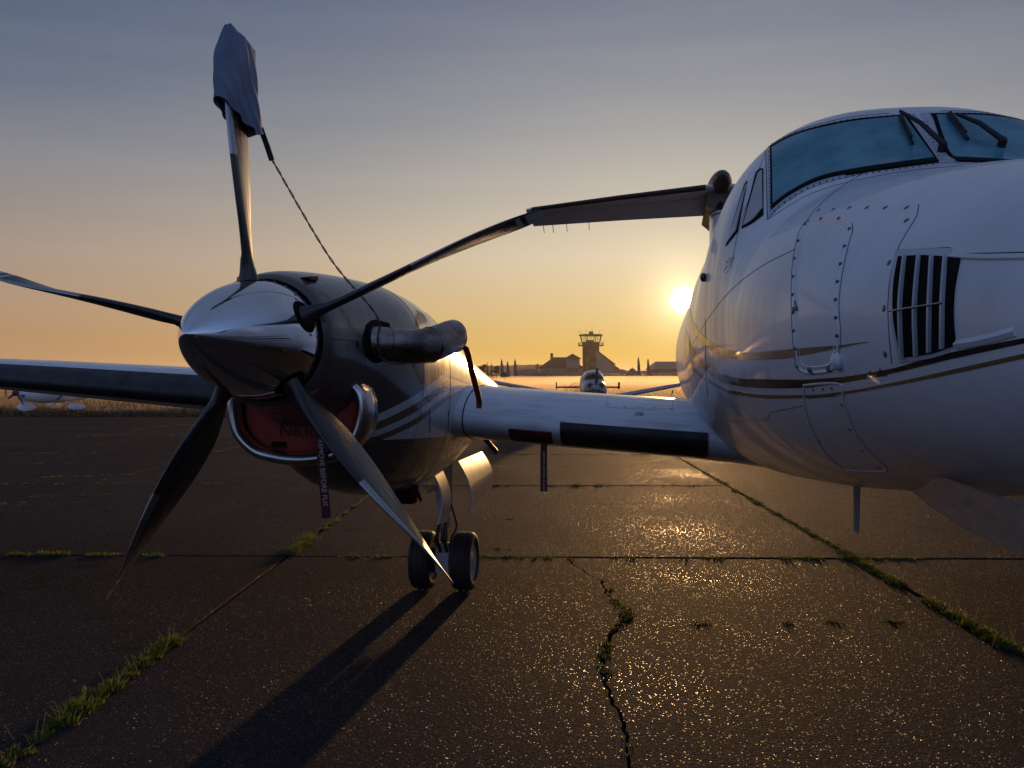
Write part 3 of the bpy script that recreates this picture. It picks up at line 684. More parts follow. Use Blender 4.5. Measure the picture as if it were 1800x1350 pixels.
# livery stripes
def side_stripe(top, bot, mat, h=.0013, nv=4):
    y0, y1 = top[0][0], top[-1][0]; nu = 150; vs, ns = [], []
    Y_ = [y0 + (y1 - y0) * (i / (nu - 1)) ** 1.8 for i in range(nu)]
    for j in range(nv):
        for y in Y_:
            zt_, zb_ = spline(top, y)[0], spline(bot, y)[0]; z = zt_ + (zb_ - zt_) * j / (nv - 1)
            q, nn = FB.ray_cast(V((-3, y, z)), V((1, 0, 0)))[:2]; nn = nn if nn.x < 0 else -nn; vs.append(q + nn * h); ns.append(nn)
    k = len(vs); allv = vs + [v - n_ * (h + .003) for v, n_ in zip(vs, ns)]
    fs = [[j * nu + i, j * nu + i + 1, (j + 1) * nu + i + 1, (j + 1) * nu + i] for j in range(nv - 1) for i in range(nu - 1)]
    rim = list(range(nu)) + [j * nu + nu - 1 for j in range(1, nv)] + [(nv - 1) * nu + i for i in range(nu - 2, -1, -1)] + [j * nu for j in range(nv - 2, 0, -1)]
    fs += [[rim[a], rim[(a + 1) % len(rim)], rim[(a + 1) % len(rim)] + k, rim[a] + k] for a in range(len(rim))]
    raw('stripe', allv, fs, mat, fus, ang=35); raw('stripe', [V((-v.x, v.y, v.z)) for v in allv], [f[::-1] for f in fs], mat, fus, ang=35)
side_stripe([(-1.83, 1.766), (-1.70, 1.763), (-1.46, 1.762), (-1.10, 1.762), (-.76, 1.778), (-.33, 1.818), (0, 1.867), (.34, 1.922), (.79, 2.0), (1.0, 2.03)],
            [(-1.83, 1.7655), (-1.70, 1.757), (-1.53, 1.747), (-1.34, 1.740), (-1.04, 1.741), (-.59, 1.763), (-.21, 1.80), (.07, 1.843), (.37, 1.889), (.79, 1.965), (1.0, 2.0)], 'gold_stripe')
side_stripe([(-2.35, 1.768), (-2.25, 1.756), (-2.07, 1.736), (-1.88, 1.71), (-1.66, 1.694), (-1.40, 1.687), (-.98, 1.687), (-.49, 1.703), (-.04, 1.75), (.44, 1.816), (.79, 1.88), (1.15, 1.93)],
            [(-2.35, 1.762), (-2.25, 1.748), (-2.07, 1.725), (-1.87, 1.70), (-1.64, 1.68), (-1.38, 1.666), (-.99, 1.662), (-.50, 1.669), (-.02, 1.711), (.51, 1.78), (.89, 1.843), (1.15, 1.875)], 'dark_stripe')
side_stripe([(-2.35, 1.749), (-2.25, 1.733), (-2.11, 1.713), (-1.93, 1.69), (-1.67, 1.664), (-1.43, 1.65), (-1.02, 1.643), (-.53, 1.648), (-.06, 1.677), (.41, 1.721), (1.04, 1.781), (1.2, 1.797)],
            [(-2.35, 1.741), (-2.25, 1.726), (-2.11, 1.706), (-1.92, 1.683), (-1.66, 1.658), (-1.42, 1.643), (-1.0, 1.632), (-.48, 1.633), (-.01, 1.662), (.47, 1.703), (1.10, 1.764), (1.2, 1.775)], 'gold_stripe')
# windscreens
for P_ in ([(1346, 262), (1375, 242), (1424, 222.5), (1493, 206.5), (1563, 199)], [(1346, 262), (1349, 386)], [(1349, 386), (1375, 361), (1424, 331), (1493, 310.5), (1580, 293), (1676, 285)]): line('panel_line', P_, 'panel_line', fus, .0018, 40, mirror=True)
patch('window_frame', [(1349.5, 262), (1375, 245), (1424, 225.7), (1493, 210), (1563, 202), (1608, 200.6)], [(1351.6, 381), (1375, 358), (1424, 328), (1493, 307.5), (1580, 290), (1674, 282)], 'frame_paint', fus, .004, 50, 12, mirror=True)
patch('window_seal', [(1355, 259), (1404, 234.5), (1493, 213.5), (1593, 204)], [(1356.5, 371), (1388, 346), (1440, 320), (1511, 305), (1650, 286)], 'seal_hole_black', fus, .007, 50, 12, mirror=True)
patch('windscreen', [(1359, 262), (1406, 239), (1493, 218.5), (1589, 208.5)], [(1361, 361), (1390, 339), (1441, 314), (1511, 299), (1641, 281)], 'windscreen_glass', fus, .010, 50, 12, mirror=True)
# side windows with pale blinds
patch('window_seal', [(1329, 304), (1336, 297), (1342, 297)], [(1304, 402), (1322, 393), (1342, 378)], 'seal_hole_black', fus, .003, 12, 8)
patch('side_window', [(1333, 307), (1338, 301), (1341, 301)], [(1308, 398), (1325, 386), (1341.5, 366)], 'window_blind', fus, .006, 12, 8)
patch('window_seal', [(1309, 325), (1314, 318)], [(1276, 433), (1297, 408)], 'seal_hole_black', fus, .003, 8, 8)
patch('side_window', [(1311, 329), (1313, 325)], [(1279, 428), (1295, 406)], 'window_blind', fus, .006, 8, 8)
screws('rivet', along([(1352, 268), (1355, 372)], 16) + along([(1362, 372), (1388, 350), (1440, 324), (1511, 308), (1640, 290)], 26) + along([(1358, 254), (1406, 232), (1493, 211.5), (1593, 203)], 22) + along([(1606, 205), (1664, 281)], 14), fus, .0024, h=.006, mirror=True)
# wipers
def skin(px, py, lift, B=None):
    q, nn = cast(px, py, B); return q + nn * lift
def wiper(piv, tip, b0, b1, arm):
    p0, p1 = skin(*piv, .03), skin(*tip, .035)
    g = G().tube([p0, p0.lerp(p1, .5) + V((0, 0, .012)), p1], [.010, .008, .006], 8); g.ball(p0, .012); g.tube([skin(*piv, -.01), p0], .014, 8); g.ob('wiper_arm', 'black_rubber', fus)
    q0, q1 = skin(*b0, .017), skin(*b1, .017)
    G().tube([q0, q1], .006, 6).tube([q0.lerp(q1, .1) + V((0, -.008, .012)), q0.lerp(q1, .9) + V((0, -.008, .012))], .004, 6).ob('wiper_blade', 'black_rubber', fus)
wiper((1655, 268), (1580, 213), (1580, 212), (1603, 261), 0)
wiper((1758, 262), (1678, 218), (1664, 208), (1699, 253), 0)
# upper access door with raised rim, lower door
rim1 = [(1405, 425), (1412, 402), (1425, 389), (1445, 386), (1480, 386), (1493, 392), (1495, 405), (1488, 430), (1481, 460), (1474, 500), (1471, 540), (1474, 585), (1472, 620), (1466, 645), (1452, 653), (1420, 655), (1406, 648), (1402, 630), (1398, 590), (1396, 540), (1396, 494), (1399, 455), (1405, 425)]
line('door_rim', rim1, 'white_paint', fus, .0052, 160, lift=-.0015, seg=10)
rin = [(1410 + (x - 1410) * .86 + 3, 520 + (y - 520) * .93) for x, y in rim1]
line('door_rim', rin, 'white_paint', fus, .004, 160, lift=-.0022, seg=10)
line('panel_line', [(x - 5 if x < 1440 else x + 4, y) for x, y in rim1], 'panel_line', fus, .0012, 110)
rim2 = [(1413, 677), (1476, 675), (1483, 705), (1500, 753), (1525, 790), (1559, 825), (1520, 828), (1488, 825), (1468, 812), (1449, 794), (1432, 765), (1421, 739), (1414, 705), (1413, 677)]
line('door_rim', rim2, 'white_paint', fus, .005, 140, lift=-.0025, seg=10)
screws('rivet', [(1439, 369.5), (1465.4, 367.7), (1493, 365), (1524, 365), (1556, 365), (1593.5, 365), (1593.5, 387.5), (1563, 462), (1554, 542), (1556, 622.5), (1419, 389)], fus, .0065)
screws('rivet', along(rim1, 22), fus, .0045, h=.007)
screws('rivet', [(1413, 686), (1430, 685), (1447, 684), (1462, 683), (1480, 712), (1494, 755), (1515, 793), (1440, 776), (1545, 822), (1548, 651), (1530, 655), (1505, 661), (1437, 667), (1413, 670)], fus, .0045)
screws('rivet', along([(1240, 575), (1241, 640), (1243, 690)], 26), fus, .004, mat='panel_line')
for P_ in ([(1615, 360), (1613, 375), (1608, 386), (1580, 434), (1566, 483), (1561, 535), (1563, 588), (1568, 640)], [(1213, 612), (1245, 560), (1284, 511), (1337, 469), (1398, 438)], [(1273, 739), (1349, 738)], [(1349, 738), (1353, 725)], [(1353, 725), (1412, 713)], [(1420, 700), (1470, 696)],
           [(1671, 447), (1735, 445), (1815, 443)], [(1345, 268), (1330, 310), (1300, 400), (1285, 470)], [(1351, 385), (1420, 343), (1500, 318), (1600, 300), (1690, 292)], [(1577, 440), (1671, 435)], [(1520, 303), (1470, 335), (1430, 372), (1412, 400)], [(1475, 667), (1560, 660)], [(1240, 560), (1241, 640), (1244, 700)]):
    line('panel_line', P_, 'panel_line', fus, .0013, 40)
line('latch', [(1399, 530), (1402, 546)], 'screw', fus, .004, 4); screws('latch', [(1396, 545), (1458, 648), (1425, 650)], fus, .008, h=.006)
q, nn = cast(1473, 634); G().ball(q, .022, sc3=(.7, 1, 1)).ob('vent_blister', 'white_paint', fus)
# cooling grille on the nose
gr_t = [(1581, 452), (1630, 450), (1689, 455)]; gr_b = [(1586, 628), (1640, 621), (1681, 606)]
gr_l = [(1581, 452), (1573, 500), (1573, 560), (1586, 628)]; gr_r = [(1689, 455), (1679, 510), (1677, 560), (1681, 606)]
patch('grille_frame', [(1575, 441), (1625, 438), (1674, 437)], [(1582, 637), (1630, 631), (1670, 620)], 'frame_paint', fus, .0025, 20, 20, left=[(1575, 441), (1566, 500), (1567, 560), (1582, 637)], right=[(1674, 437), (1668, 500), (1667, 560), (1670, 620)])
patch('grille_shade', gr_t, gr_b, 'seal_hole_black', fus, .004, 24, 20, left=gr_l, right=gr_r)  # black sheet on the skin, painted shade of the depth behind the slats
for (a_, b_, c_) in (((1595, 452), (1588, 540), (1591, 628)), ((1620, 451), (1614, 540), (1616, 624)), ((1643, 451), (1640, 535), (1639, 618)), ((1667, 452), (1663, 530), (1662, 612))):
    top = []; n = 12; g = G(); rings = []
    for p in poly2([a_, b_, c_], n):
        q, nn = cast(p.x, p.y); ax = V((0, 1, 0)) - nn * nn.y; ax.normalize()
        rings.append([q + ax * sx * .0028 + nn * sz for sx, sz in ((-1, .001), (-1, .011), (1, .011), (1, .001))])
    g.loft(rings); g.ob('slat', 'frame_paint', fus, smooth=False)
line('grille_wire', [(1573, 548), (1665, 534)], 'steel', fus, .002, 16, lift=.012)
# scoop behind the grille opening (raised lips of the recess)
line('scoop_lip', [(1680, 606), (1720, 600), (1760, 590), (1785, 583)], 'white_paint', fus, .009, 20, lift=-.003)
line('scoop_lip', [(1671, 449), (1720, 452), (1760, 452), (1815, 451)], 'white_paint', fus, .008, 20, lift=-.003)
# lettering and marks
def text(name, body, size, mat, parent, frame, depth=.0006, center=True):
    cu = bpy.data.curves.new(name, 'FONT'); cu.body = body; cu.size = size; cu.extrude = depth
    cu.align_x = 'CENTER' if center else 'LEFT'; cu.align_y = 'CENTER'; cu.resolution_u = 3
    o = bpy.data.objects.new(name, cu); C.objects.link(o); dg = bpy.context.evaluated_depsgraph_get(); me = bpy.data.meshes.new_from_object(o.evaluated_get(dg))
    bpy.data.objects.remove(o); me.materials.clear(); me.materials.append(MT[mat].m); me.transform(frame)
    r = bpy.data.objects.new(name, me); C.objects.link(r); r.parent = parent; return r
def frame(o, x, n_):
    x = V(x); n_ = V(n_).normalized(); x = (x - n_ * x.dot(n_)).normalized(); y = n_.cross(x)
    m_ = Matrix((x, y, n_)).transposed().to_4x4(); m_.translation = V(o); return m_
q, nn = cast(1279, 475); text('lettering', 'Beech', .07, 'letter_grey', fus, frame(q + nn * .002, (0, -1, 0), nn)) if False else None
for P_ in ([(1272, 478), (1277, 466), (1276, 458), (1281, 462), (1283, 452), (1285, 458), (1290, 452)], [(1273, 474), (1280, 468), (1286, 460), (1291, 452)], [(1276, 480), (1281, 474), (1284, 468)]): line('script_mark', P_, 'letter_grey', fus, .0022, 24, lift=-.0012)
# antenna below, small knob on the window line
G().loft([[V((x * .012 * s_, .62 + y * .075 * s_ + (1 - s_) * .03, z)) for x, y in ((0, -1), (.8, -.4), (1, .2), (0, 1), (-1, .2), (-.8, -.4))] for z, s_ in ((1.22, 1.1), (1.12, 1), (1.02, .9), (.99, .75))]).ob('blade_antenna', 'grey_and_shaded_white', fus)
q, nn = cast(1240, 488); G().ball(q + nn * .008, .022, sc3=(.6, 1.4, .8)).ob('lamp_fairing', 'dark_metal', fus)
# nose gear door hanging from the belly
pts_ = [(-.93, 1.40), (-1.0, 1.368), (-1.1, 1.342), (-1.25, 1.324), (-1.4, 1.318), (-1.6, 1.325), (-1.9, 1.352), (-2.1, 1.375), (-2.3, 1.42)]
g = G(); tp = [V((-.24, y, spline(FK, y)[2] + .03 if False else 1.47)) for y, z in pts_]
bt = [V((-.24 + (1.47 - z) * .75, y, z)) for y, z in pts_]
g.loft([[a, b, b + V((.012, 0, 0)), a + V((.012, 0, 0))] for a, b in zip(tp, bt)]); g.ob('nose_gear_door', 'grey_and_shaded_white', fus)  # white door painted grey to carry the shade below the nose
# nose gear, just outside the picture at right
ng = G().tube([(0, -1.87, 1.5), (0, -1.9, .75)], .055, 14).tube([(0, -1.9, .8), (0, -1.93, .25)], .032, 12).tube([(-.12, -1.95, .25), (.12, -1.95, .25)], .025, 10).ob('nose_gear_strut', 'gear_paint', A)
def wheel(x, y, z, R_, w, parent, side=1):
    n = 48; prof = [(.62, .36), (.66, .46), (.80, .50), (.92, .47), (.985, .36), (.985, .30), (.965, .29), (.965, .25), (1., .24), (1., .05), (.98, .04), (.98, -.04), (1., -.05), (1., -.24), (.965, -.25), (.965, -.29), (.985, -.30), (.985, -.36), (.92, -.47), (.80, -.50), (.66, -.46), (.62, -.36)]
    g = G().loft([[V((x + b * w, y + a * R_ * cos(t), z + a * R_ * sin(t))) for a, b in prof] for t in [2 * pi * k / n for k in range(n)] + [0.]], cap=False)
    ty = g.ob('tyre', 'tyre', parent, ang=50)
    pr = [(.64, .38), (.60, .40), (.57, .33), (.40, .30), (.30, .32), (.24, .40), (.14, .42), (.02, .43)]
    g = G()
    for s_ in (1, -1): g.loft([[V((x + s_ * b * w, y + a * R_ * cos(t), z + a * R_ * sin(t))) for t in [2 * pi * k / 36 for k in range(36)]] for a, b in pr], cap=False)
    for k in range(8):
        t = 2 * pi * k / 8; g.disc((x + side * .315 * w, y + .48 * R_ * cos(t), z + .48 * R_ * sin(t)), (side, 0, 0), .012, .008, 8)
    g.ob('rim', 'gear_paint', parent)
for s_ in (-1, 1): wheel(s_ * .1, -1.95, .24, .24, .12, ng, s_)

# ---- wings
def naca(x, t, m_=.02, p=.3):
    yt = 5 * t * (.2969 * math.sqrt(x) - .126 * x - .3516 * x * x + .2843 * x ** 3 - .1036 * x ** 4)
    yc = m_ / p ** 2 * (2 * p * x - x * x) if x < p else m_ / (1 - p) ** 2 * (1 - 2 * p + 2 * p * x - x * x); return yt, yc
WK = [(.2, 1.95, 2.55, .158, 1.278), (.55, 1.95, 2.55, .158, 1.30), (.75, 1.97, 2.5, .156, 1.312), (2.1, 1.97, 2.4, .154, 1.408), (2.6, 1.98, 2.35, .156, 1.452), (3.2, 2.1, 2.2, .16, 1.50), (4, 2.25, 2.02, .16, 1.550), (5.5, 2.52, 1.72, .16, 1.645), (7, 2.8, 1.4, .15, 1.73), (8.3, 3.05, 1.1, .13, 1.79), (8.75, 3.3, .8, .11, 1.815)]
cs_up = [0, .002, .006, .012, .02, .03, .045, .06, .08, .11, .15, .2, .28, .36, .45, .55, .65, .75, .85, .93, 1]
def afo(X, s, up, off=0.):
    """surface point at span X (positive outboard distance), chord fraction s"""
    yle, c, t, z = spline(WK, X); e = 1e-4
    def P(s):
        yt, yc = naca(max(s, 0), t); inc = rad(1.5)
        y = s * c; zz = (yc + (yt if up else -yt)) * c; return V((0, y * cos(inc) + zz * sin(inc), -y * sin(inc) + zz * cos(inc)))
    p = P(s)
    if off:
        tn = P(min(s + 1e-3, 1)) - P(max(s - 1e-3, 0)); nn = V((0, -tn.z, tn.y)).normalized(); nn = nn if up else -nn
        if s < 1e-5: nn = V((0, -1, 0))
        p = p + nn * off
    return V((0, yle, z + .0)) + p
def wing_ring(X, sgn):
    up = [afo(X, s, True) for s in cs_up[::-1]]; lo = [afo(X, s, False) for s in cs_up[1:]]
    return [V((sgn * X, p.y, p.z)) for p in up + lo]
def boot(X0, X1, su, sl_, sgn, name, mat, parent, off=.003, n=16):
    ss = [su * (1 - k / 8) ** 2 for k in range(9)]; sl2 = [sl_ * (k / 8) ** 2 for k in range(1, 9)]
    rings = []
    for X in frange(X0, X1, n):
        o_ = [afo(X, s, True, off) for s in ss] + [afo(X, s, False, off) for s in sl2]
        i_ = [afo(X, s, True, -.004) for s in ss] + [afo(X, s, False, -.004) for s in sl2]
        rings.append([V((sgn * X, p.y, p.z)) for p in o_ + i_[::-1]])
    return G().loft(rings).ob(name, mat, parent)
wings = {}
for sgn in (-1, 1):
    g = G().loft([wing_ring(X, sgn) for X in frange(.2, 2.6, 41) + frange(2.75, 8.75, 24)])
    w_ = g.ob('wing', 'white_paint', A, ang=60); wings[sgn] = w_
    boot(.60, 1.497, .005, .06, sgn, 'deicing_boot', 'boot_rubber', w_, .006, 30)
    boot(3.05, 8.3, .085, .03, sgn, 'deicing_boot', 'boot_rubber', w_, .004, 30)
    # root fillet
    rings = []
    for k in range(9):
        t = k / 8; X = .585 - .36 * t; f = t ** 1.8
        R0 = wing_ring(X, sgn); cz = sum((p.z for p in R0)) / len(R0); o_ = []
        for p in R0:
            o_.append(V((p.x, p.y - .26 * f * max(0, (2.9 - p.y) / .95), cz + (p.z - cz) * (1 + (.75 if p.z > cz else .04) * f) + (.002 if p.z > cz else -.002))))
        rings.append(o_)
    G().loft(rings, cap=False).ob('wing_fillet', 'white_paint', w_, ang=60)
WB = BVHTree.FromPolygons([tuple(v.co) for v in wings[-1].data.vertices], [tuple(p.vertices) for p in wings[-1].data.polygons])
W1 = wings[-1]
screws('rivet', [(1069, 712), (1097, 714), (1125, 715.5), (1152, 717), (1181, 718)], W1, .007, B=WB)
screws('rivet', along([(1065, 715), (1195, 719.5)], 9), W1, .003, B=WB, mat='panel_line')
for P_ in ([(1067, 698), (1066, 714)], [(1066, 716), (1125, 719), (1190, 721)], [(1182, 704), (1184, 719)]): line('panel_line', P_, 'panel_line', W1, .0012, 12, B=WB)
q, nn = cast(1124, 728, WB)
text('lettering', 'NO\nSTEP', .028, 'letter_dark', W1, frame(q + nn * .0025, (1, 0, 0), nn))
for sgn in (-1, 1):
    X = 2.115; P_ = [afo(X, s_, True, .002) for s_ in (.3, .2, .12, .06, .03, .012, .003, 0)] + [afo(X, s_, False, .002) for s_ in (.003, .012, .03, .06, .12, .2, .3)]
    G().tube([V((sgn * X, p.y, p.z)) for p in P_], .004, 6).ob('panel_line', 'seal_hole_black', wings[sgn])
# tail
g = G()
def fin_ring(z, y0, y1, t):
    c = y1 - y0; r = [V((-naca(s, t, 0)[0] * c, y0 + s * c, z)) for s in cs_up[::-1]] + [V((naca(s, t, 0)[0] * c, y0 + s * c, z)) for s in cs_up[1:]]; return r
g.loft([fin_ring(z, y0, y1, t) for z, y0, y1, t in ((2.4, 9.2, 13.0, .10), (2.8, 9.9, 13.2, .10), (3.4, 10.6, 13.35, .115), (4.1, 11.1, 13.5, .125), (4.62, 11.5, 13.6, .14))])
fin = g.ob('tail_fin', 'white_paint', A)
def fin_band(z0, z1, name, mat, k=1.03):
    rr = []
    for z in (z0, z1):
        t = (z - 4.1) / .52; y0, y1, th = 11.1 + .4 * t, 13.5 + .1 * t, (.125 + .015 * t) * k; rr.append([V((p.x, p.y - .006, p.z)) for p in fin_ring(z, y0, y1, th)])
    G().loft(rr).ob(name, mat, fin)
fin_band(4.27, 4.62, 'fin_panel', 'dark_stripe'); fin_band(4.20, 4.235, 'stripe', 'gold_stripe')
G().ball((0, 12.0, 4.72), 1, 20, 16, (.2, 1.3, .2)).ob('fin_bullet', 'dark_metal', fin)
G().loft([[V((x, y, z)) for x, z in ((-.22, 4.40), (-.16, 4.75), (.16, 4.75), (.22, 4.40), (0, 4.2))] for y in (11.35, 11.8, 13.2, 13.5)]).ob('fin_cap', 'dark_metal', fin)
for sgn in (-1, 1):
    rings = []; er = []
    for X, y0, c, z in ((.1, 11.15, .95, 4.64), (1.6, 11.55, .82, 4.58), (3.1, 11.95, .68, 4.50), (3.2, 12.02, .62, 4.495)):
        rings.append([V((sgn * X, y0 + s * c, z + sg * naca(s, .12, 0)[0] * c)) for s, sg in [(s, 1) for s in cs_up[::-1]] + [(s, -1) for s in cs_up[1:]]])
        ce = .55 - .07 * X; ye = y0 + c - .03; er.append([V((sgn * X, ye, z + .03)), V((sgn * X, ye + ce * .95, z - ce * .42 + .012)), V((sgn * X, ye + ce * .95, z - ce * .42)), V((sgn * X, ye, z - .03))])
    st_ = G().loft(rings).ob('tailplane', 'white_paint', A); G().loft(er).ob('elevator', 'white_paint', st_, smooth=False)
    rr = []
    for X, y0, c, z in ((.24, 11.187, .94, 4.634), (1.6, 11.55, .82, 4.58), (3.1, 11.95, .68, 4.50)):
        ss = [.08, .05, .025, .01, .003, 0]; P_ = [(s, 1) for s in ss] + [(s, -1) for s in ss[::-1][1:]]
        rr.append([V((sgn * X, y0 + s * c - .008, z + sg * (naca(s, .12, 0)[0] * c + .006))) for s, sg in P_] + [V((sgn * X, y0 + s * c, z + sg * (naca(s, .12, 0)[0] * c - .008))) for s, sg in P_[::-1]])
    G().loft(rr).ob('deicing_boot', 'boot_rubber', st_)
    for X in (2.2, 2.6, 2.85, 3.02):
        ce = .55 - .07 * X; ye = 11.55 + (X - 1.6) * .286 + .8 - (X - 1.6) * .11; G().tube([(sgn * X, ye + ce * .9, 4.58 - (X - 1.6) * .053 - ce * .4), (sgn * X, ye + ce * .9 + .14, 4.46 - (X - 1.6) * .053 - ce * .4)], .006, 5).ob('static_wick', 'dark_metal', st_)

# ---- engine nacelle (starboard), copied to the other side
NZ = HUB.z
NK = [(.10, .275, .272, -.272, 0.0, 2), (.13, .30, .295, -.295, 0, 2), (.3, .325, .328, -.33, 0, 2), (.6, .37, .352, -.46, -.02, 2.05), (.8, .405, .36, -.62, -.05, 2.15), (1, .437, .362, -.74, -.08, 2.25), (1.15, .450, .361, -.79, -.10, 2.35), (1.5, .450, .345, -.86, -.14, 2.4),
      (2, .436, .285, -.90, -.2, 2.4), (2.5, .412, .19, -.89, -.25, 2.35), (3, .385, .09, -.85, -.27, 2.3), (3.5, .35, .01, -.79, -.3, 2.2), (4.2, .29, -.08, -.66, -.33, 2.1), (5, .19, -.17, -.52, -.34, 2), (5.7, .06, -.26, -.40, -.33, 2)]
def nsec(y, n=88, grow=0.):
    w, zt, zb, zw, e = spline(NK, y); out = []
    for k in range(n):
        a = 2 * pi * k / n + pi / 2; c, s = cos(a), sin(a)
        out.append(V((-LAT + math.copysign(abs(c) ** (2 / e), c) * (w + grow), y, NZ + zw + math.copysign(abs(s) ** (2 / e), s) * ((zt - zw if s > 0 else zw - zb) + grow))))
    return out
inner = [[V((-LAT + (p.x + LAT) * .8, .17, NZ + (p.z - NZ) * .8)) for p in nsec(.11)], [V((-LAT + (p.x + LAT) * .93, .125, NZ + (p.z - NZ) * .93)) for p in nsec(.11)]]
g = G().loft(inner + [nsec(y) for y in [.10, .115, .13, .15, .18, .22, .26] + frange(.3, 3.6, 56) + frange(3.7, 5.7, 16)])
nac = g.ob('engine_nacelle', 'nacelle_paint', A, ang=50)
NBV = BVHTree.FromPolygons([tuple(v) for v in g.v], g.f)
def ring_line(y, a0=0, a1=2 * pi, r=.0016, parent=nac, mat='panel_line'):
    P_ = nsec(y, 120); n = len(P_); i0, i1 = int(a0 / (2 * pi) * n), int(a1 / (2 * pi) * n)
    G().tube([P_[i % n] for i in range(i0, i1 + 1)], r, 5).ob('panel_line', mat, parent)
ring_line(1.157); ring_line(1.83); 
for P_ in ([(583, 596), (610, 598), (632, 601)], [(748, 700), (775, 690), (800, 682)], [(634, 765), (700, 778), (735, 775)]): line('panel_line', P_, 'seal_hole_black', nac, .0015, 14, B=NBV)
for (x_, y0_, y1_) in ((755, 722, 760), (788, 722, 757)): line('hinge', [(x_, y0_), (x_, y1_)], 'seal_hole_black', nac, .003, 6, B=NBV)
screws('rivet', [(742, 756), (747, 755), (794, 753), (799, 752), (633, 606), (628, 604)], nac, .004, B=NBV)
line('latch', [(627, 600), (628, 612)], 'seal_hole_black', nac, .004, 5, B=NBV)
# small triangular inlet on top
q, nn = cast(541, 490, NBV); G().loft([[q + V((x_ * .03, y_, z_)) for x_, z_ in ((-1, -.004), (1, -.004), (1, h_), (-1, h_))] for y_, h_ in ((-.05, .0), (.05, .016))]).ob('inlet', 'seal_hole_black', nac, smooth=False)
# chin intake
kid = [(-.315, -.25), (-.325, -.34), (-.295, -.44), (-.21, -.52), (-.1, -.55), (0, -.558), (.1, -.55), (.21, -.52), (.295, -.44), (.325, -.34), (.315, -.25), (.27, -.205), (.215, -.262), (.13, -.335), (0, -.362), (-.13, -.335), (-.215, -.262), (-.27, -.205)]
YI = .47
def kring(scale, y, n=5, dz=0, r=0):
    K = [V((a, 0, b)) for a, b in kid]; m_ = len(K); cz = V((0, 0, -.39)); out = []
    for i in range(m_):
        a, b, c, d = K[i - 1], K[i], K[(i + 1) % m_], K[(i + 2) % m_]
        for k in range(n):
            t = k / n; p = .5 * ((2 * b) + (c - a) * t + (2 * a - 5 * b + 4 * c - d) * t * t + (3 * b - a - 3 * c + d) * t ** 3)
            tn = (c - b).normalized(); nn = V((-tn.z, 0, tn.x)); nn = nn if nn.dot(p - cz) > 0 or True else -nn
            out.append((p, nn))
    # offset along outward normal (curve runs counter-clockwise seen from the front)
    res = []
    for p, nn in out:
        v = cz + (p - cz) * scale - nn * r * -1; res.append(V((-LAT + v.x, y, NZ + v.z + dz)))
    return res
base = kring(1, YI); cen = [(kring(1, 0, r=.0)[i]) for i in range(len(base))]
def off(ringr, y):                                   # outward offset by r using local normals
    m_ = len(base); out = []
    for i in range(m_):
        t = (base[(i + 1) % m_] - base[i - 1]).normalized(); nn = V((-t.z, 0, t.x)) * -1
        out.append(V((base[i].x + nn.x * ringr, y, base[i].z + nn.z * ringr)))
    return out
# find sign so that + is outward
tst = off(.01, 0); sg = 1 if max(p.x for p in tst) > max(p.x for p in base) else -1
lip = [off(sg * a, YI + b) for a, b in ((-.026, .07), (-.031, .035), (-.030, .01), (-.022, -.012), (-.008, -.027), (.006, -.030), (.018, -.022), (.027, -.006), (.032, .018), (.035, .05), (.037, .08), (.036, .09))]
G().loft(lip, cap=False).ob('intake_lip', 'lip_metal', nac, ang=80)
duct = [off(sg * .026, YI + .07), off(sg * .034, YI + .088), off(sg * .033, YI + .14), [p.lerp(V((-LAT, p.y, NZ - .35)), .06) for p in off(sg * .028, YI + .25)], [p.lerp(V((-LAT, p.y, NZ - .3)), .3) for p in off(sg * .02, YI + .5)]]
G().loft(duct, cap=False).ob('chin_cowl', 'nacelle_paint', nac, ang=60)
G().loft([off(-sg * .024, YI + .05), [p.lerp(V((-LAT, p.y, NZ - .4)), .2) for p in off(-sg * .02, YI + .14)]]).ob('duct_wall', 'seal_hole_black', nac)
# exhaust stacks
for s_ in (1, -1):
    P_ = [(.26, .58, .01), (.36, .585, .005), (.43, .62, -.006), (.50, .70, -.012), (.555, .81, -.004), (.59, .93, .02), (.613, 1.06, .046), (.622, 1.15, .056)]
    P_ = catmull([(-LAT + s_ * (a if s_ > 0 else a + .16 * max(0, a - .30) / .355), b, NZ + c) for a, b, c in P_], 5)
    rr = [.066 + .014 * min(1, i / 20) - .010 * max(0, 1 - (len(P_) - 1 - i) / 2.5) for i in range(len(P_))]
    g = G().tube(P_, rr, 28, cap=False, flat=1.12); st_ = g.ob('exhaust_stack', 'stack_metal', nac, ang=60)
    for i_ in (9, 21, 33):
        c0, d0 = P_[i_], (P_[i_ + 1] - P_[i_ - 1]).normalized(); a0 = d0.cross(V((0, 0, 1))).normalized(); b0 = a0.cross(d0)
        G().tube([c0 + a0 * cos(t) * rr[i_] * 1.01 + b0 * sin(t) * rr[i_] * 1.13 for t in frange(0, 2 * pi, 33)], .0028, 6).ob('weld_seam', 'stack_metal', nac) if i_ < len(P_) - 1 else None
    e_ = P_[-1]; d_ = (P_[-1] - P_[-2]).normalized(); g = G().tube([e_ - d_ * .002, e_ - d_ * .25], [.064, .055], 20, flat=1.12); g.ob('stack_mouth', 'seal_hole_black', nac)
    # rounded fairing recess round the stack root
    c_ = V((-LAT + s_ * .345, .61, NZ - .01)); g = G(); nn = V((s_ * .93, -.25, 0)).normalized(); a_ = V((0, 0, 1)); b_ = nn.cross(a_)
    g.loft([[c_ + (a_ * cos(t) * 1.25 + b_ * sin(t)) * q_ + nn * h_ for t in frange(0, 2 * pi, 29)[:-1]] for q_, h_ in ((.100, -.02), (.096, .004), (.088, .006), (.082, -.02))], cap=False); g.ob('stack_fairing', 'nacelle_paint', nac)
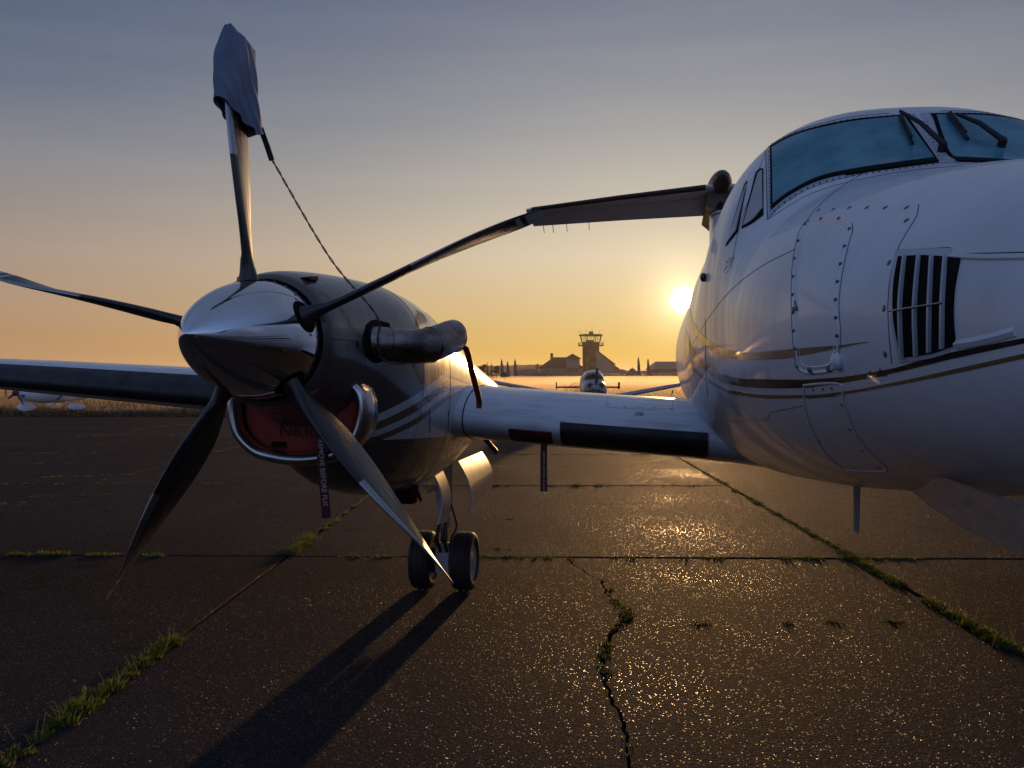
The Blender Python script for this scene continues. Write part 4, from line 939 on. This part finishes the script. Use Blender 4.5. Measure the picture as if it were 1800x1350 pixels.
patch('stack_recess_shade', [(643, 571), (657, 562), (684, 568)], [(641, 624), (657, 638), (682, 632)], 'seal_hole_black', nac, .0012, 14, 10, left=[(643, 571), (637, 598), (641, 624)], right=[(684, 568), (690, 600), (682, 632)], B=NBV)  # black patch on the cowl, painted shade of the hollow round the stack
# small scoops and drains under the nacelle
G().loft([[V((-LAT + .1 + x_ * .07 * s_, y_, NZ - .89 - h_ * z_)) for x_, z_ in ((-1, -.3), (1, -.3), (.8, 1), (-.8, 1))] for y_, h_, s_ in ((1.75, .02, .8), (2.0, .09, 1), (2.1, .09, 1))]).ob('drain_scoop', 'seal_hole_black', nac)
G().tube([(-LAT + .18, 2.0, NZ - .88), (-LAT + .2, 2.03, NZ - .96)], .012, 8).ob('drain_pipe', 'dark_metal', nac)
G().tube([(-LAT + .40, 3.1, NZ - .62), (-LAT + .50, 3.12, NZ - .74)], .02, 10).ob('drain_pipe', 'dark_metal', nac)

# ---- propeller
prop = empty('propeller', (-LAT, 0, NZ), 0, A)
TH0 = rad(-4.9)
def spin_r(y):
    u = (.10 - y) / .68
    return .262 * max(0, 1 - u ** 1.85) ** .80
g = G(); n = 72
yy = [.10 - .68 * k / 48 for k in range(49)]
rings = [[V((r_ * cos(2 * pi * k / n), .11, r_ * sin(2 * pi * k / n))) for k in range(n)] for r_ in (.24,)]
rings += [[V((max(spin_r(y), .0006) * cos(2 * pi * k / n), y, max(spin_r(y), .0006) * sin(2 * pi * k / n))) for k in range(n)] for y in yy]
g.loft(rings); spinner = g.ob('spinner', 'chrome', prop, ang=75)
g = G()
for k in range(30):
    a = 2 * pi * k / 30 + .05; y_ = .062; r_ = spin_r(y_); g.disc((r_ * cos(a), y_, r_ * sin(a)), (cos(a), -.15, sin(a)), .0062, .003, 8)
for k in range(5):
    for da in (-.33, .33):
        a = pi / 2 - (TH0 + k * 2 * pi / 5) + da; y_ = .0; r_ = spin_r(y_); g.disc((r_ * cos(a), y_, r_ * sin(a)), (cos(a), -.3, sin(a)), .0062, .003, 8)
g.ob('screw', 'screw', prop, kind='stuff')
BK = [(.15, .13, .115, 92, 0), (.22, .118, .105, 92, 0), (.26, .100, .085, 92, 0), (.30, .092, .066, 92, 0), (.36, .130, .050, 102, .0), (.46, .185, .046, 103, .0), (.58, .232, .042, 101, -.004), (.72, .246, .038, 98, -.008), (.86, .230, .033, 94, -.010), (1.0, .198, .026, 89, -.006), (1.12, .160, .020, 83, .006), (1.22, .126, .014, 76, .018), (1.30, .092, .008, 70, .026), (1.335, .078, .006, 68, .028), (1.345, .066, .004, 68, .03)]
def blade_mesh(bend):
    rings = []; fm = []; rs = frange(.15, 1.3, 54) + [1.31, 1.32, 1.33, 1.337, 1.342, 1.345]
    nsx = [1, .9, .78, .65, .5, .36, .24, .16, .11, .07, .04, .02, .006, 0]
    for r_ in rs:
        c, t, b, sw = spline(BK, r_); rd = max(0, min(1, (.36 - r_) / .14))
        ring_ = []
        pts_ = [(s, 1) for s in nsx] + [(s, -1) for s in nsx[::-1][1:-1]]
        for s, sg_ in pts_:
            circ = math.sqrt(max(0, 1 - (2 * s - 1) ** 2)) / 2
            air = 5 * (.2969 * math.sqrt(s) - .126 * s - .3516 * s * s + .2843 * s ** 3 - .1036 * s ** 4)
            th = (circ * rd + air * (1 - rd)) * t * sg_ * (1.0 if sg_ > 0 else (1 if rd > 0 else .75))
            x_ = (s - .38 * (1 - rd) - .5 * rd) * c + sw
            ring_.append((x_, th))
        bb = rad(b)
        # local: radial +Z, tangential +X, axis +Y (aft)
        ring3 = []
        for x_, th in ring_:
            tx = x_ * cos(bb) * 1.0 + th * sin(bb); ay = x_ * sin(bb) - th * cos(bb)
            ring3.append(V((tx, ay + bend * max(0, r_ - .6) ** 2, r_)))
        rings.append(ring3)
    g = G().loft(rings); n_ = len(rings[0]); m_ = len(nsx)
    for i in range(len(rings) - 1):
        for j in range(n_):
            r_ = (rs[i] + rs[i + 1]) / 2; k = 0
            js = j if j < m_ - 1 else n_ - 1 - j
            s_mid = (nsx[min(j, m_ - 1)] + nsx[min(j + 1, m_ - 1)]) / 2 if j < m_ - 1 else (nsx[max(0, n_ - j)] + nsx[max(0, n_ - j - 1)]) / 2
            if r_ > .78 and s_mid < (.17 if r_ < 1.2 else .13): k = 1
            if (1.285 < r_) and s_mid >= .13: k = 2
            if 1.225 < r_ < 1.255 and s_mid >= .13: k = 2
            fm.append(k)
    fm += [0, 0]
    return g, fm
bg_, bfm = blade_mesh(-.02)
bme = None
hole_me = None
for k in range(5):
    th = TH0 + k * 2 * pi / 5
    if bme is None:
        o = raw('blade', bg_.v, bg_.f, None, prop, mats=['blade_grey', 'nickel', 'blade_stripe'], fm=bfm, ang=60); bme = o.data
    else:
        o = bpy.data.objects.new('blade', bme); C.objects.link(o); o.parent = prop
    o.rotation_euler = (0, th, 0)
    # black disc on the spinner shell, painted shade of each blade hole
    if hole_me is None:
        g = G(); rr = []
        for q_, h_ in ((.002, 0), (.03, 0), (.055, 0), (.074, 0), (.078, -.02)):
            ring_ = []
            for t in frange(0, 2 * pi, 29)[:-1]:
                x_ = q_ * 1.0 * cos(t); y_ = .0 + q_ * (1.15 if sin(t) < 0 else .95) * sin(t); R_ = spin_r(min(y_, .099)); ring_.append(V((x_, y_, math.sqrt(max(R_ * R_ - x_ * x_, .01)) + (h_ if h_ < 0 else .0015))))
            rr.append(ring_)
        g.loft(rr, cap=True); c_ = g.ob('blade_hole_shade', 'seal_hole_black', prop); hole_me = c_.data
    else:
        c_ = bpy.data.objects.new('blade_hole_shade', hole_me); C.objects.link(c_); c_.parent = prop
    c_.rotation_euler = (0, th, 0)

# ---- main landing gear
GY = 3.43
gear = empty('main_landing_gear', (0, 0, 0), 0, A)
gx = -LAT + .02
g = G().tube([(gx, GY - .05, 1.2), (gx, GY, .80), (gx, GY, .62)], [.085, .07, .06], 16); g.tube([(gx - .06, GY - .04, .80), (gx - .13, GY - .05, .775)], .012, 8); g.ob('strut_housing', 'gear_paint', gear)
G().tube([(gx, GY, .66), (gx, GY, .645), (gx, GY, .64), (gx, GY, .50), (gx, GY, .49)], [.052, .058, .05, .05, .04], 16).ob('strut_cylinder', 'gear_paint', gear)
G().tube([(gx, GY, .52), (gx, GY, .34)], .03, 14).ob('piston', 'steel', gear)
G().tube([(gx, GY, .37), (gx, GY, .30), (gx, GY, .22)], [.045, .05, .05], 14).tube([(gx - .22, GY, .2285), (gx + .22, GY, .2285)], .03, 10).box((gx, GY - .06, .22), (.10, .05, .16)).ob('axle', 'gear_paint', gear)
G().tube([(gx - .02, GY - .05, .56), (gx - .025, GY - .16, .43), (gx - .02, GY - .05, .31)], .014, 8).tube([(gx + .03, GY - .05, .56), (gx + .03, GY - .16, .43), (gx + .03, GY - .05, .31)], .014, 8).ob('torque_link', 'dark_metal', gear)
G().tube(catmull([(gx + .05, GY - .03, .70), (gx + .09, GY - .05, .60), (gx + .11, GY - .05, .50), (gx + .07, GY - .05, .42), (gx + .05, GY - .03, .33)], 6), .008, 8).ob('brake_hose', 'black_rubber', gear)
wheel(gx - .165, GY, .2285, .2285, .165, gear, 1); wheel(gx + .165, GY, .2285, .2285, .165, gear, 1)
for s_ in (-1, 1): G().tube([(gx + s_ * .06, GY, .2285), (gx + s_ * .12, GY, .2285)], .10, 18).ob('brake_disc', 'dark_metal', gear)
# gear doors: curved panels hinged along the nacelle belly
def door(x0, x1, y0, y1, zt_, zb0, zb1, bulge, nm='gear_door', n=10):
    outer = []; 
    rings = []
    for i in range(n + 1):
        t = i / n; y = y0 + (y1 - y0) * t; zb = zb0 + (zb1 - zb0) * t; r_ = []
        for j in range(9):
            u = j / 8; x = x0 + (x1 - x0) * u + bulge * sin(pi * u); r_.append(V((x, y + .0, zt_ + (zb - zt_) * u)))
        rings.append(r_ + [p + V((-.012, 0, 0)) for p in r_[::-1]])
    return G().loft(rings).ob(nm, 'white_paint', gear)
door(-LAT + .22, -LAT + .30, 3.05, 3.95, 1.05, .66, .74, .05)
door(-LAT + .10, -LAT + .14, 2.75, 3.02, 1.0, .62, .60, .05)
door(-LAT - .22, -LAT - .34, 3.05, 3.95, 1.05, .72, .76, -.05)
G().box((-LAT - .26, 2.35, .93), (.10, .34, .012), mat=Matrix.Rotation(.5, 3, 'Y')).ob('gear_door', 'white_paint', gear, smooth=False)
G().tube([(-LAT + .235, 3.4, 1.02), (-LAT + .29, 3.4, .78)], .008, 6).ob('door_hinge', 'dark_metal', gear)
G().tube([(gx, GY, 1.0), (gx + .02, GY + .75, 1.2)], .03, 10).ob('drag_brace', 'gear_paint', gear)

# copy engine, propeller and gear to the far side of the fuselage
def mirror_tree(o, parent, top=True):
    c = o.copy(); C.objects.link(c); c.parent = parent
    if top:
        c.scale = (-1, 1, 1); c.location = (-o.location.x, o.location.y, o.location.z)
    for ch in list(o.children): mirror_tree(ch, c, False)
    return c
for o in (nac, prop, gear): mirror_tree(o, A)

# ------------------------------------------------------------------ things hung on the airplane
def W_(p): return M @ V(p)
def top_thing(name, label, cat, loc_local, group=None):
    o = empty(name, M @ V(loc_local), -ALPHA); tag(o, label, cat, group); return o
def loc_of(o, p): return V(p) - MI @ o.location
# cover over the upright blade
cv_r0, cv_r1 = .80, 1.36
ax_r = V((sin(TH0), 0, cos(TH0))); ax_t = V((cos(TH0), 0, -sin(TH0)))
hub_l = V((-LAT, 0, NZ))
cover = top_thing('propeller_cover', 'slate blue cloth sock pulled over the tip of the upright propeller blade', 'cover', hub_l + ax_r * 1.1)
ang_ = rad(75); e1 = ax_t * cos(ang_) + V((0, 1, 0)) * sin(ang_); e2 = ax_r.cross(e1).normalized()
ckeys = [(0, -.110, .168, .036), (.15, -.108, .155, .040), (.35, -.105, .146, .042), (.6, -.100, .150, .040), (.8, -.092, .160, .032), (.93, -.080, .168, .018), (1., -.072, .172, .006)]
ni = 60; nr = 72; rings = []
for i in range(ni + 1):
    t = i / ni; lo_, hi_, th = spline(ckeys, t); ring_ = []
    for k in range(nr):
        a = 2 * pi * k / nr; cx_ = (lo_ + hi_) / 2 + (hi_ - lo_) / 2 * cos(a); u = (cos(a) + 1) / 2
        r_hem = spline([(0, 1.026), (.27, .972), (.56, .922), (.75, .902), (1, .93)], u)[0]
        r_top = spline([(0, 1.235), (.15, 1.315), (.32, 1.368), (.6, 1.34), (.8, 1.315), (1, 1.295)], u)[0]
        r_ = r_hem + (r_top - r_hem) * t
        fold = .010 * sin(24 * (u + .55 * t) + 2.5 * sin(3 * t)) * (1 - t) ** .6 + .004 * sin(11 * u - 7 * t + .5) + .0035 * noise.noise(V((u * 7, t * 6, 1 if sin(a) > 0 else 9)))
        ring_.append(hub_l + ax_r * r_ + e1 * (cx_ - .0) + e2 * ((th + .004) * sin(a) * (abs(sin(a)) ** -.25 if abs(sin(a)) > .05 else 1) + fold * sin(a)) + V((0, 0, 0)))
    rings.append(ring_)
g = G().loft([[loc_of(cover, p) for p in r_] for r_ in rings], cap=False)
k0 = len(g.v); g.f.append(list(range(ni * nr, (ni + 1) * nr)))
g.ob('cloth', 'cover_cloth', cover, ang=80)
g = G().tube([loc_of(cover, p) for p in rings[0] + rings[0][:1]], .0035, 6); g.ob('hem', 'cover_cloth', cover)
corner = rings[0][0]
tabend = corner + V((.048, .0, -.125))
def strip(g, P_, w, t=.0015, wd=V((1, 0, 0))):
    rr = []
    for i, p in enumerate(P_):
        tn = (P_[min(i + 1, len(P_) - 1)] - P_[max(i - 1, 0)]).normalized(); a = (wd - tn * wd.dot(tn)).normalized(); b = a.cross(tn)
        rr.append([p - a * w - b * t, p + a * w - b * t, p + a * w + b * t, p - a * w + b * t])
    return g.loft(rr)
g = strip(G(), [loc_of(cover, p) for p in (corner + V((-.004, 0, .02)), corner.lerp(tabend, .5) + V((.003, 0, 0)), tabend)], .012, .003); g.ob('tab', 'black_rubber', cover)
def rope(name, P_, parent, r=.0042, tw_=55.):
    P_ = catmull(P_, 10); out = G()
    # two-strand braid
    tot = 0; S = [0]
    for i in range(1, len(P_)): tot += (P_[i] - P_[i - 1]).length; S.append(tot)
    n_ = int(tot / .012); Q_ = []
    for k in range(n_ + 1):
        s_ = tot * k / n_; i = 0
        while i < len(P_) - 2 and S[i + 1] < s_: i += 1
        Q_.append((P_[i].lerp(P_[i + 1], (s_ - S[i]) / max(S[i + 1] - S[i], 1e-9)), s_))
    for ph in (0, pi):
        L1 = []
        for i, (p, s_) in enumerate(Q_):
            tn = (Q_[min(i + 1, n_)][0] - Q_[max(i - 1, 0)][0]).normalized(); a = tn.orthogonal().normalized() if i == 0 else (a - tn * a.dot(tn)).normalized(); b = tn.cross(a)
            f = s_ * tw_ + ph; L1.append(p + a * cos(f) * r * .75 + b * sin(f) * r * .75)
        out.tube(L1, r * .62, 6)
    return out.ob(name, 'rope', parent)
stack_r = V((-LAT + .425, .63, NZ))
rope('rope', [loc_of(cover, p) for p in (tabend + V((-.004, 0, .012)), tabend.lerp(stack_r, .5) + V((-.004, -.06, -.01)), V((-LAT + .40, .46, NZ + .13)), V((-LAT + .395, .50, NZ + .02)), V((-LAT + .40, .545, NZ - .07)), V((-LAT + .45, .60, NZ - .10)), V((-LAT + .52, .70, NZ - .088)))], cover)
cl = rings[0][36]
rope('rope', [loc_of(cover, p) for p in (hub_l + ax_r * .96 + V((0, .07, 0)), V((-LAT - .085, .12, NZ + .62)), V((-LAT - .115, .13, NZ + .33)), V((-LAT - .20, .25, NZ + .27)), V((-LAT - .40, .5, NZ + .05)), V((-LAT - .46, .63, NZ - .09)))], cover)
# intake plug with its streamer
def streamer(parent, P_, w, n_chars, text_, size, mat='red_dark', lettermat='streamer_white'):
    g = G(); strip(g, P_, w, .0012, V((1, 0, 0))); g.ob('streamer', mat, parent)
    p0, p1 = P_[-2], P_[-1]; d_ = (p1 - p0).normalized(); m_ = (p0 + p1) / 2 + V((0, -.0022, 0))
    text('lettering', text_, size, lettermat, parent, frame(m_, d_, V((0, -1, 0))), .0004)
plug = top_thing('intake_plug', 'red padded plug with dark lettering filling the chin intake below the spinner', 'cover', (-LAT, YI, NZ - .4))
pr = []; ctr = V((-LAT, 0, NZ - .41))
def shr(f_, y_): return [V((ctr.x + (p.x - ctr.x) * f_, y_, ctr.z + (p.z - ctr.z) * f_)) for p in off(-sg * .016, 0)]
for f_, y_ in ((.97, .10), (.96, .075), (.93, .052), (.86, .038), (.70, .030), (.45, .026), (.2, .024)): pr.append([loc_of(plug, p) for p in shr(f_, YI + y_)])
G().loft(pr).ob('padding', 'red_fabric', plug, ang=80)
text('lettering', 'N630F', .088, 'letter_dark', plug, frame(loc_of(plug, V((-LAT + .02, YI + .020, NZ - .425))), (1, 0, -.03), (0, -1, 0)), .001)
G().box(loc_of(plug, V((-LAT - .10, YI + .024, NZ - .49))), (.07, .012, .028)).ob('handle', 'seal_hole_black', plug, smooth=False)
s0 = V((-LAT + .135, YI - .045, NZ - .455))
streamer(plug, [loc_of(plug, p) for p in (s0 + V((0, .03, .03)), s0 + V((0, .0, 0)), s0 + V((.032, -.004, -.375)))], .022, 0, 'REMOVE BEFORE FLIGHT', .0335)
# exhaust plug straps
strap_p = [V((-LAT + .63, 1.15, NZ + .0)), V((-LAT + .665, 1.24, NZ - .01)), V((-LAT + .66, 1.42, NZ - .13)), V((-LAT + .64, 1.72, NZ - .29)), V((-LAT + .60, 1.93, NZ - .36))]
xp = top_thing('exhaust_plug', 'red plug strap hanging from the mouth of the inboard exhaust stack', 'strap', strap_p[0])
strip(G(), catmull([loc_of(xp, p) for p in strap_p], 8), .017, .003, V((1, .3, 0))).ob('strap', 'red_strap', xp)
G().tube([loc_of(xp, V((-LAT + .621, 1.13, NZ + .054))), loc_of(xp, V((-LAT + .624, 1.168, NZ + .058)))], [.062, .056], 20, flat=1.12).ob('disc', 'red_dark', xp)
# cover on the wing intake with its streamer
q, nn = cast(933, 766, WB)
wc = top_thing('inlet_cover', 'dark red cover plate over the small wing intake between engine and fuselage', 'cover', q)
yle = q.y
g = G(); n_ = 10; rr = []
for k in range(11):
    x_ = -.135 + .27 * k / 10; X_ = -(q.x + x_); o_ = []
    edge_in = .008 if k in (0, 10) else 0
    for (s_, up_) in ((.006, True), (.001, True), (.001, False), (.006, False), (.015, False), (.03, False)):
        pass
    ps_ = [afo(X_, s_, False, .016 - edge_in) for s_ in (.002, .006, .012, .02, .03, .042)]; pi_ = [afo(X_, s_, False, .001) for s_ in (.042, .03, .02, .012, .006, .002)]
    rr.append([loc_of(wc, V((-X_, p.y, p.z))) for p in ps_ + pi_])
g.loft(rr).ob('plate', 'red_dark', wc)
s0 = V((q.x + .085, q.y + .0, q.z - .075))
streamer(wc, [loc_of(wc, p) for p in (s0 + V((0, -.01, .03)), s0 + V((0, -.022, -.02)), s0 + V((0, -.022, -.27)))], .021, 0, 'REMOVE BEFORE FLIGHT', .0225, lettermat='letter_dark' if False else 'streamer_white')

# ------------------------------------------------------------------ other airplanes
def body_loft(keys, n=24):                           # keys: y, half width, z top, z bottom
    rr = []
    for i in range(40):
        y = keys[0][0] + (keys[-1][0] - keys[0][0]) * i / 39; w, zt, zb = spline(keys, y)
        rr.append([V((w * math.copysign(abs(cos(a)) ** .85, cos(a)), y, (zt + zb) / 2 + (zt - zb) / 2 * math.copysign(abs(sin(a)) ** .85, sin(a)))) for a in [2 * pi * k / n for k in range(n)]])
    return G().loft(rr)
pd = 40.5
pp = empty('low_wing_airplane', (wx(1047, pd), pd, -.22), rad(-1.5)); tag(pp, 'small single-engine low-wing plane facing the camera in front of the control tower', 'airplane')
bk = [(-.02, .20, 1.42, 1.10), (.1, .42, 1.58, .86), (.5, .52, 1.66, .78), (1.2, .56, 1.74, .76), (2.0, .58, 2.0, .74), (2.6, .58, 2.08, .74), (3.4, .52, 2.0, .78), (5, .3, 1.6, .95), (7, .1, 1.45, 1.2)]
b_ = body_loft(bk).ob('body', 'far_white_shaded', pp)
G().loft([[V((x_ * w_, y_, z_ + zz_ * .03)) for x_, zz_ in ((-1, 0), (-.7, 6), (0, 8), (.7, 6), (1, 0))] for y_, w_, z_ in ((1.15, .42, 1.72), (1.5, .47, 1.83), (1.9, .46, 1.87))]).ob('windscreen', 'dark_glass', b_)
for s_ in (-1, 1): G().tube([(s_ * .24, .02, 1.42), (s_ * .24, .14, 1.42)], .12, 18).ob('intake', 'plane_dark', b_)
G().box((0, .1, .95), (.7, .25, .34)).ob('chin', 'plane_dark', b_)
G().ball((0, -.08, 1.32), .13, sc3=(1, 1.5, 1)).ob('spinner', 'far_white_shaded', b_)
for t in (rad(4), rad(124), rad(244)):
    g = G().loft([[V((x_ * w_, -.1 + y_ * .02, 0)) for x_, y_ in ((-1, 0), (0, 1), (1, 0), (0, -1))] for w_ in (1,)] * 0 + [[V((x_ * w_, -.1 + y_ * .02, r_)) for x_, y_ in ((-1, 0), (0, 1), (1, 0), (0, -1))] for r_, w_ in ((.1, .03), (.3, .07), (.6, .075), (.82, .05), (.9, .02))])
    o = g.ob('propeller_blade', 'plane_dark', pp, smooth=False); o.location = (0, 0, 1.32); o.rotation_euler = (0, t, 0)
for s_ in (-1, 1):
    w_ = G().loft([[V((s_ * X, y0 + y_ * c_, z_ + zz_ * c_)) for y_, zz_ in ((0, 0), (.1, .07), (.35, .09), (1, 0), (.4, -.05), (.1, -.05))] for X, y0, c_, z_ in ((.3, 1.3, 1.7, .84), (1.2, 1.4, 1.5, .93), (5.2, 1.55, 1.1, 1.68))]).ob('wing', 'far_white_shaded', pp)
    G().tube([(s_ * 3.6, 2.0, 1.18), (s_ * 3.6, 2.3, 1.0)], .03, 6).ob('hinge', 'plane_dark', w_)
    G().loft([[V((s_ * X, 6.0 + y_ * c_, 1.28 + zz_ * c_)) for y_, zz_ in ((0, 0), (.3, .06), (1, 0), (.3, -.06))] for X, c_ in ((.05, .8), (1.55, .65))]).ob('tailplane', 'plane_dark', pp, smooth=False)
    G().box((s_ * 1.56, 6.35, 1.36), (.05, .6, .34)).ob('end_plate', 'plane_dark', pp, smooth=False)
    G().tube([(s_ * 1.4, 1.9, .9), (s_ * 1.45, 1.9, .42)], .05, 8).ob('gear_leg', 'far_white_shaded', pp); wheel(s_ * 1.45, 1.9, .42, .2, .13, pp, s_)
G().tube([(0, .7, .8), (0, .5, .42)], .05, 8).ob('gear_leg', 'far_white_shaded', pp); wheel(0, .5, .42, .2, .13, pp)
G().loft([[V((x_ * .04, y_, z_)) for x_, y_ in ((0, y0), (1, y0 + .3), (0, y1), (-1, y0 + .3))] for z_, y0, y1 in ((1.3, 5.6, 7.1), (1.4, 5.9, 7.15))]).ob('fin', 'far_white_shaded', pp, smooth=False)

hd = 40.8
hp = empty('high_wing_airplane', (wx(31, hd), hd, -.22), rad(-35)); tag(hp, 'small white high-wing plane with wheel spats parked at the far left edge', 'airplane')
bk = [(0, .12, 1.22, 1.0), (.06, .30, 1.36, .84), (.35, .40, 1.46, .72), (.9, .48, 1.58, .66), (1.4, .52, 1.95, .64), (2.1, .52, 2.0, .66), (2.7, .44, 1.85, .72), (3.4, .26, 1.5, .86), (5, .12, 1.35, 1.05), (6, .06, 1.3, 1.12)]
b_ = body_loft(bk).ob('body', 'far_white', hp)
G().loft([[V((x_ * w_, y_, z_ + zz_)) for x_, zz_ in ((-1, -.12), (-.85, .06), (0, .1), (.85, .06), (1, -.12))] for y_, w_, z_ in ((1.0, .44, 1.62), (1.25, .5, 1.84), (1.45, .5, 1.93))]).ob('windscreen', 'dark_glass', b_)
for s_ in (-1, 1):
    G().loft([[V((s_ * (.49 + .03), y_, z_)) for z_ in (za_, zb_)] + [V((s_ * .44, y_, z_)) for z_ in (zb_, za_)] for y_, za_, zb_ in ((1.5, 1.4, 1.8), (2.0, 1.4, 1.85), (2.5, 1.5, 1.78))]).ob('side_window', 'dark_glass', b_)
    G().box((s_ * .3, .07, 1.0), (.16, .08, .07)).ob('intake', 'plane_dark', b_)
    G().loft([[V((s_ * X, 1.35 + y_ * 1.3, 2.05 + .05 * X * .5 + zz_)) for y_, zz_ in ((0, 0), (.12, .08), (.4, .1), (1, 0), (.3, -.04))] for X in (0, 4.6)]).ob('wing', 'far_white', hp)
    G().tube([(s_ * .46, 1.5, .78), (s_ * 2.4, 1.75, 2.08)], .035, 8).ob('wing_strut', 'plane_dark', hp)
    G().tube([(s_ * .35, 2.0, .7), (s_ * .95, 2.05, .5)], .04, 8).ob('gear_leg', 'far_white', hp)
    G().loft([[V((s_ * .95 + x_ * w_, y_, .47 + z_ * h_)) for x_, z_ in ((-1, 0), (-.7, .8), (0, 1), (.7, .8), (1, 0), (.7, -.8), (-.7, -.8))] for y_, w_, h_ in [(1.7 + .9 * t, .01 + .10 * sin(pi * t ** .7) ** .7, .01 + .15 * sin(pi * t ** .7) ** .7) for t in frange(0, .999, 11)]]).ob('wheel_spat', 'far_white', hp)
    wheel(s_ * .95, 2.0, .38, .16, .1, hp, s_)
    G().loft([[V((s_ * X, 5.2 + y_ * .8, 1.18 + zz_)) for y_, zz_ in ((0, 0), (.3, .04), (1, 0), (.3, -.04))] for X in (0, 1.4)]).ob('tailplane', 'far_white', hp, smooth=False)
G().tube([(0, .3, .78), (0, .25, .5)], .05, 8).ob('gear_leg', 'far_white', hp)
G().loft([[V((x_ * w_, y_, .47 + z_ * h_)) for x_, z_ in ((-1, 0), (-.7, .8), (0, 1), (.7, .8), (1, 0), (.7, -.8), (-.7, -.8))] for y_, w_, h_ in [(-.05 + .9 * t, .01 + .10 * sin(pi * t ** .7) ** .7, .01 + .18 * sin(pi * t ** .7) ** .7) for t in frange(0, .999, 11)]]).ob('wheel_spat', 'far_white', hp); wheel(0, .25, .38, .16, .1, hp)
G().loft([[V((x_ * .03, y0 + y_ * c_, z_)) for x_, y_ in ((0, 0), (1, .3), (0, 1), (-1, .3))] for z_, y0, c_ in ((1.1, 4.9, 1.2), (2.1, 5.5, .65))]).ob('fin', 'plane_red', hp, smooth=False)
G().ball((0, -.06, 1.12), .13, sc3=(1, 1.4, 1)).ob('spinner', 'plane_dark', hp)
for t in (rad(10), rad(130), rad(250)):
    o = G().loft([[V((x_ * w_, -.06 + y_ * .015, r_)) for x_, y_ in ((-1, 0), (0, 1), (1, 0), (0, -1))] for r_, w_ in ((.08, .03), (.3, .06), (.6, .06), (.82, .02))]).ob('propeller_blade', 'plane_dark', hp, smooth=False); o.location = (0, 0, 1.12); o.rotation_euler = (0, t, 0)

# ------------------------------------------------------------------ air
def volume(name, x0, x1, y0, y1, z0, z1, dens, col, aniso):
    vm = bpy.data.materials.new(name); vm.use_nodes = True; t = vm.node_tree
    for n_ in list(t.nodes):
        if n_.type == 'BSDF_PRINCIPLED': t.nodes.remove(n_)
    v = t.nodes.new('ShaderNodeVolumePrincipled'); v.inputs['Color'].default_value = (*col, 1); v.inputs['Density'].default_value = dens; v.inputs['Anisotropy'].default_value = aniso
    t.links.new(v.outputs[0], t.nodes['Material Output'].inputs['Volume'])
    o = G().box(((x0 + x1) / 2, (y0 + y1) / 2, (z0 + z1) / 2), (x1 - x0, y1 - y0, z1 - z0)).ob(name, 'soil', None, smooth=False)
    o.data.materials.clear(); o.data.materials.append(vm); o['kind'] = 'stuff'; return o
HAZE = True
if HAZE:
    volume('haze', -4700, 4700, -350, 5200, -1.06, 34, .0002, (.90, .82, .68), .5)
    volume('ground_mist', -420, 420, 47, 371, -.5, 1.25, .0062, (.92, .78, .55), .6)
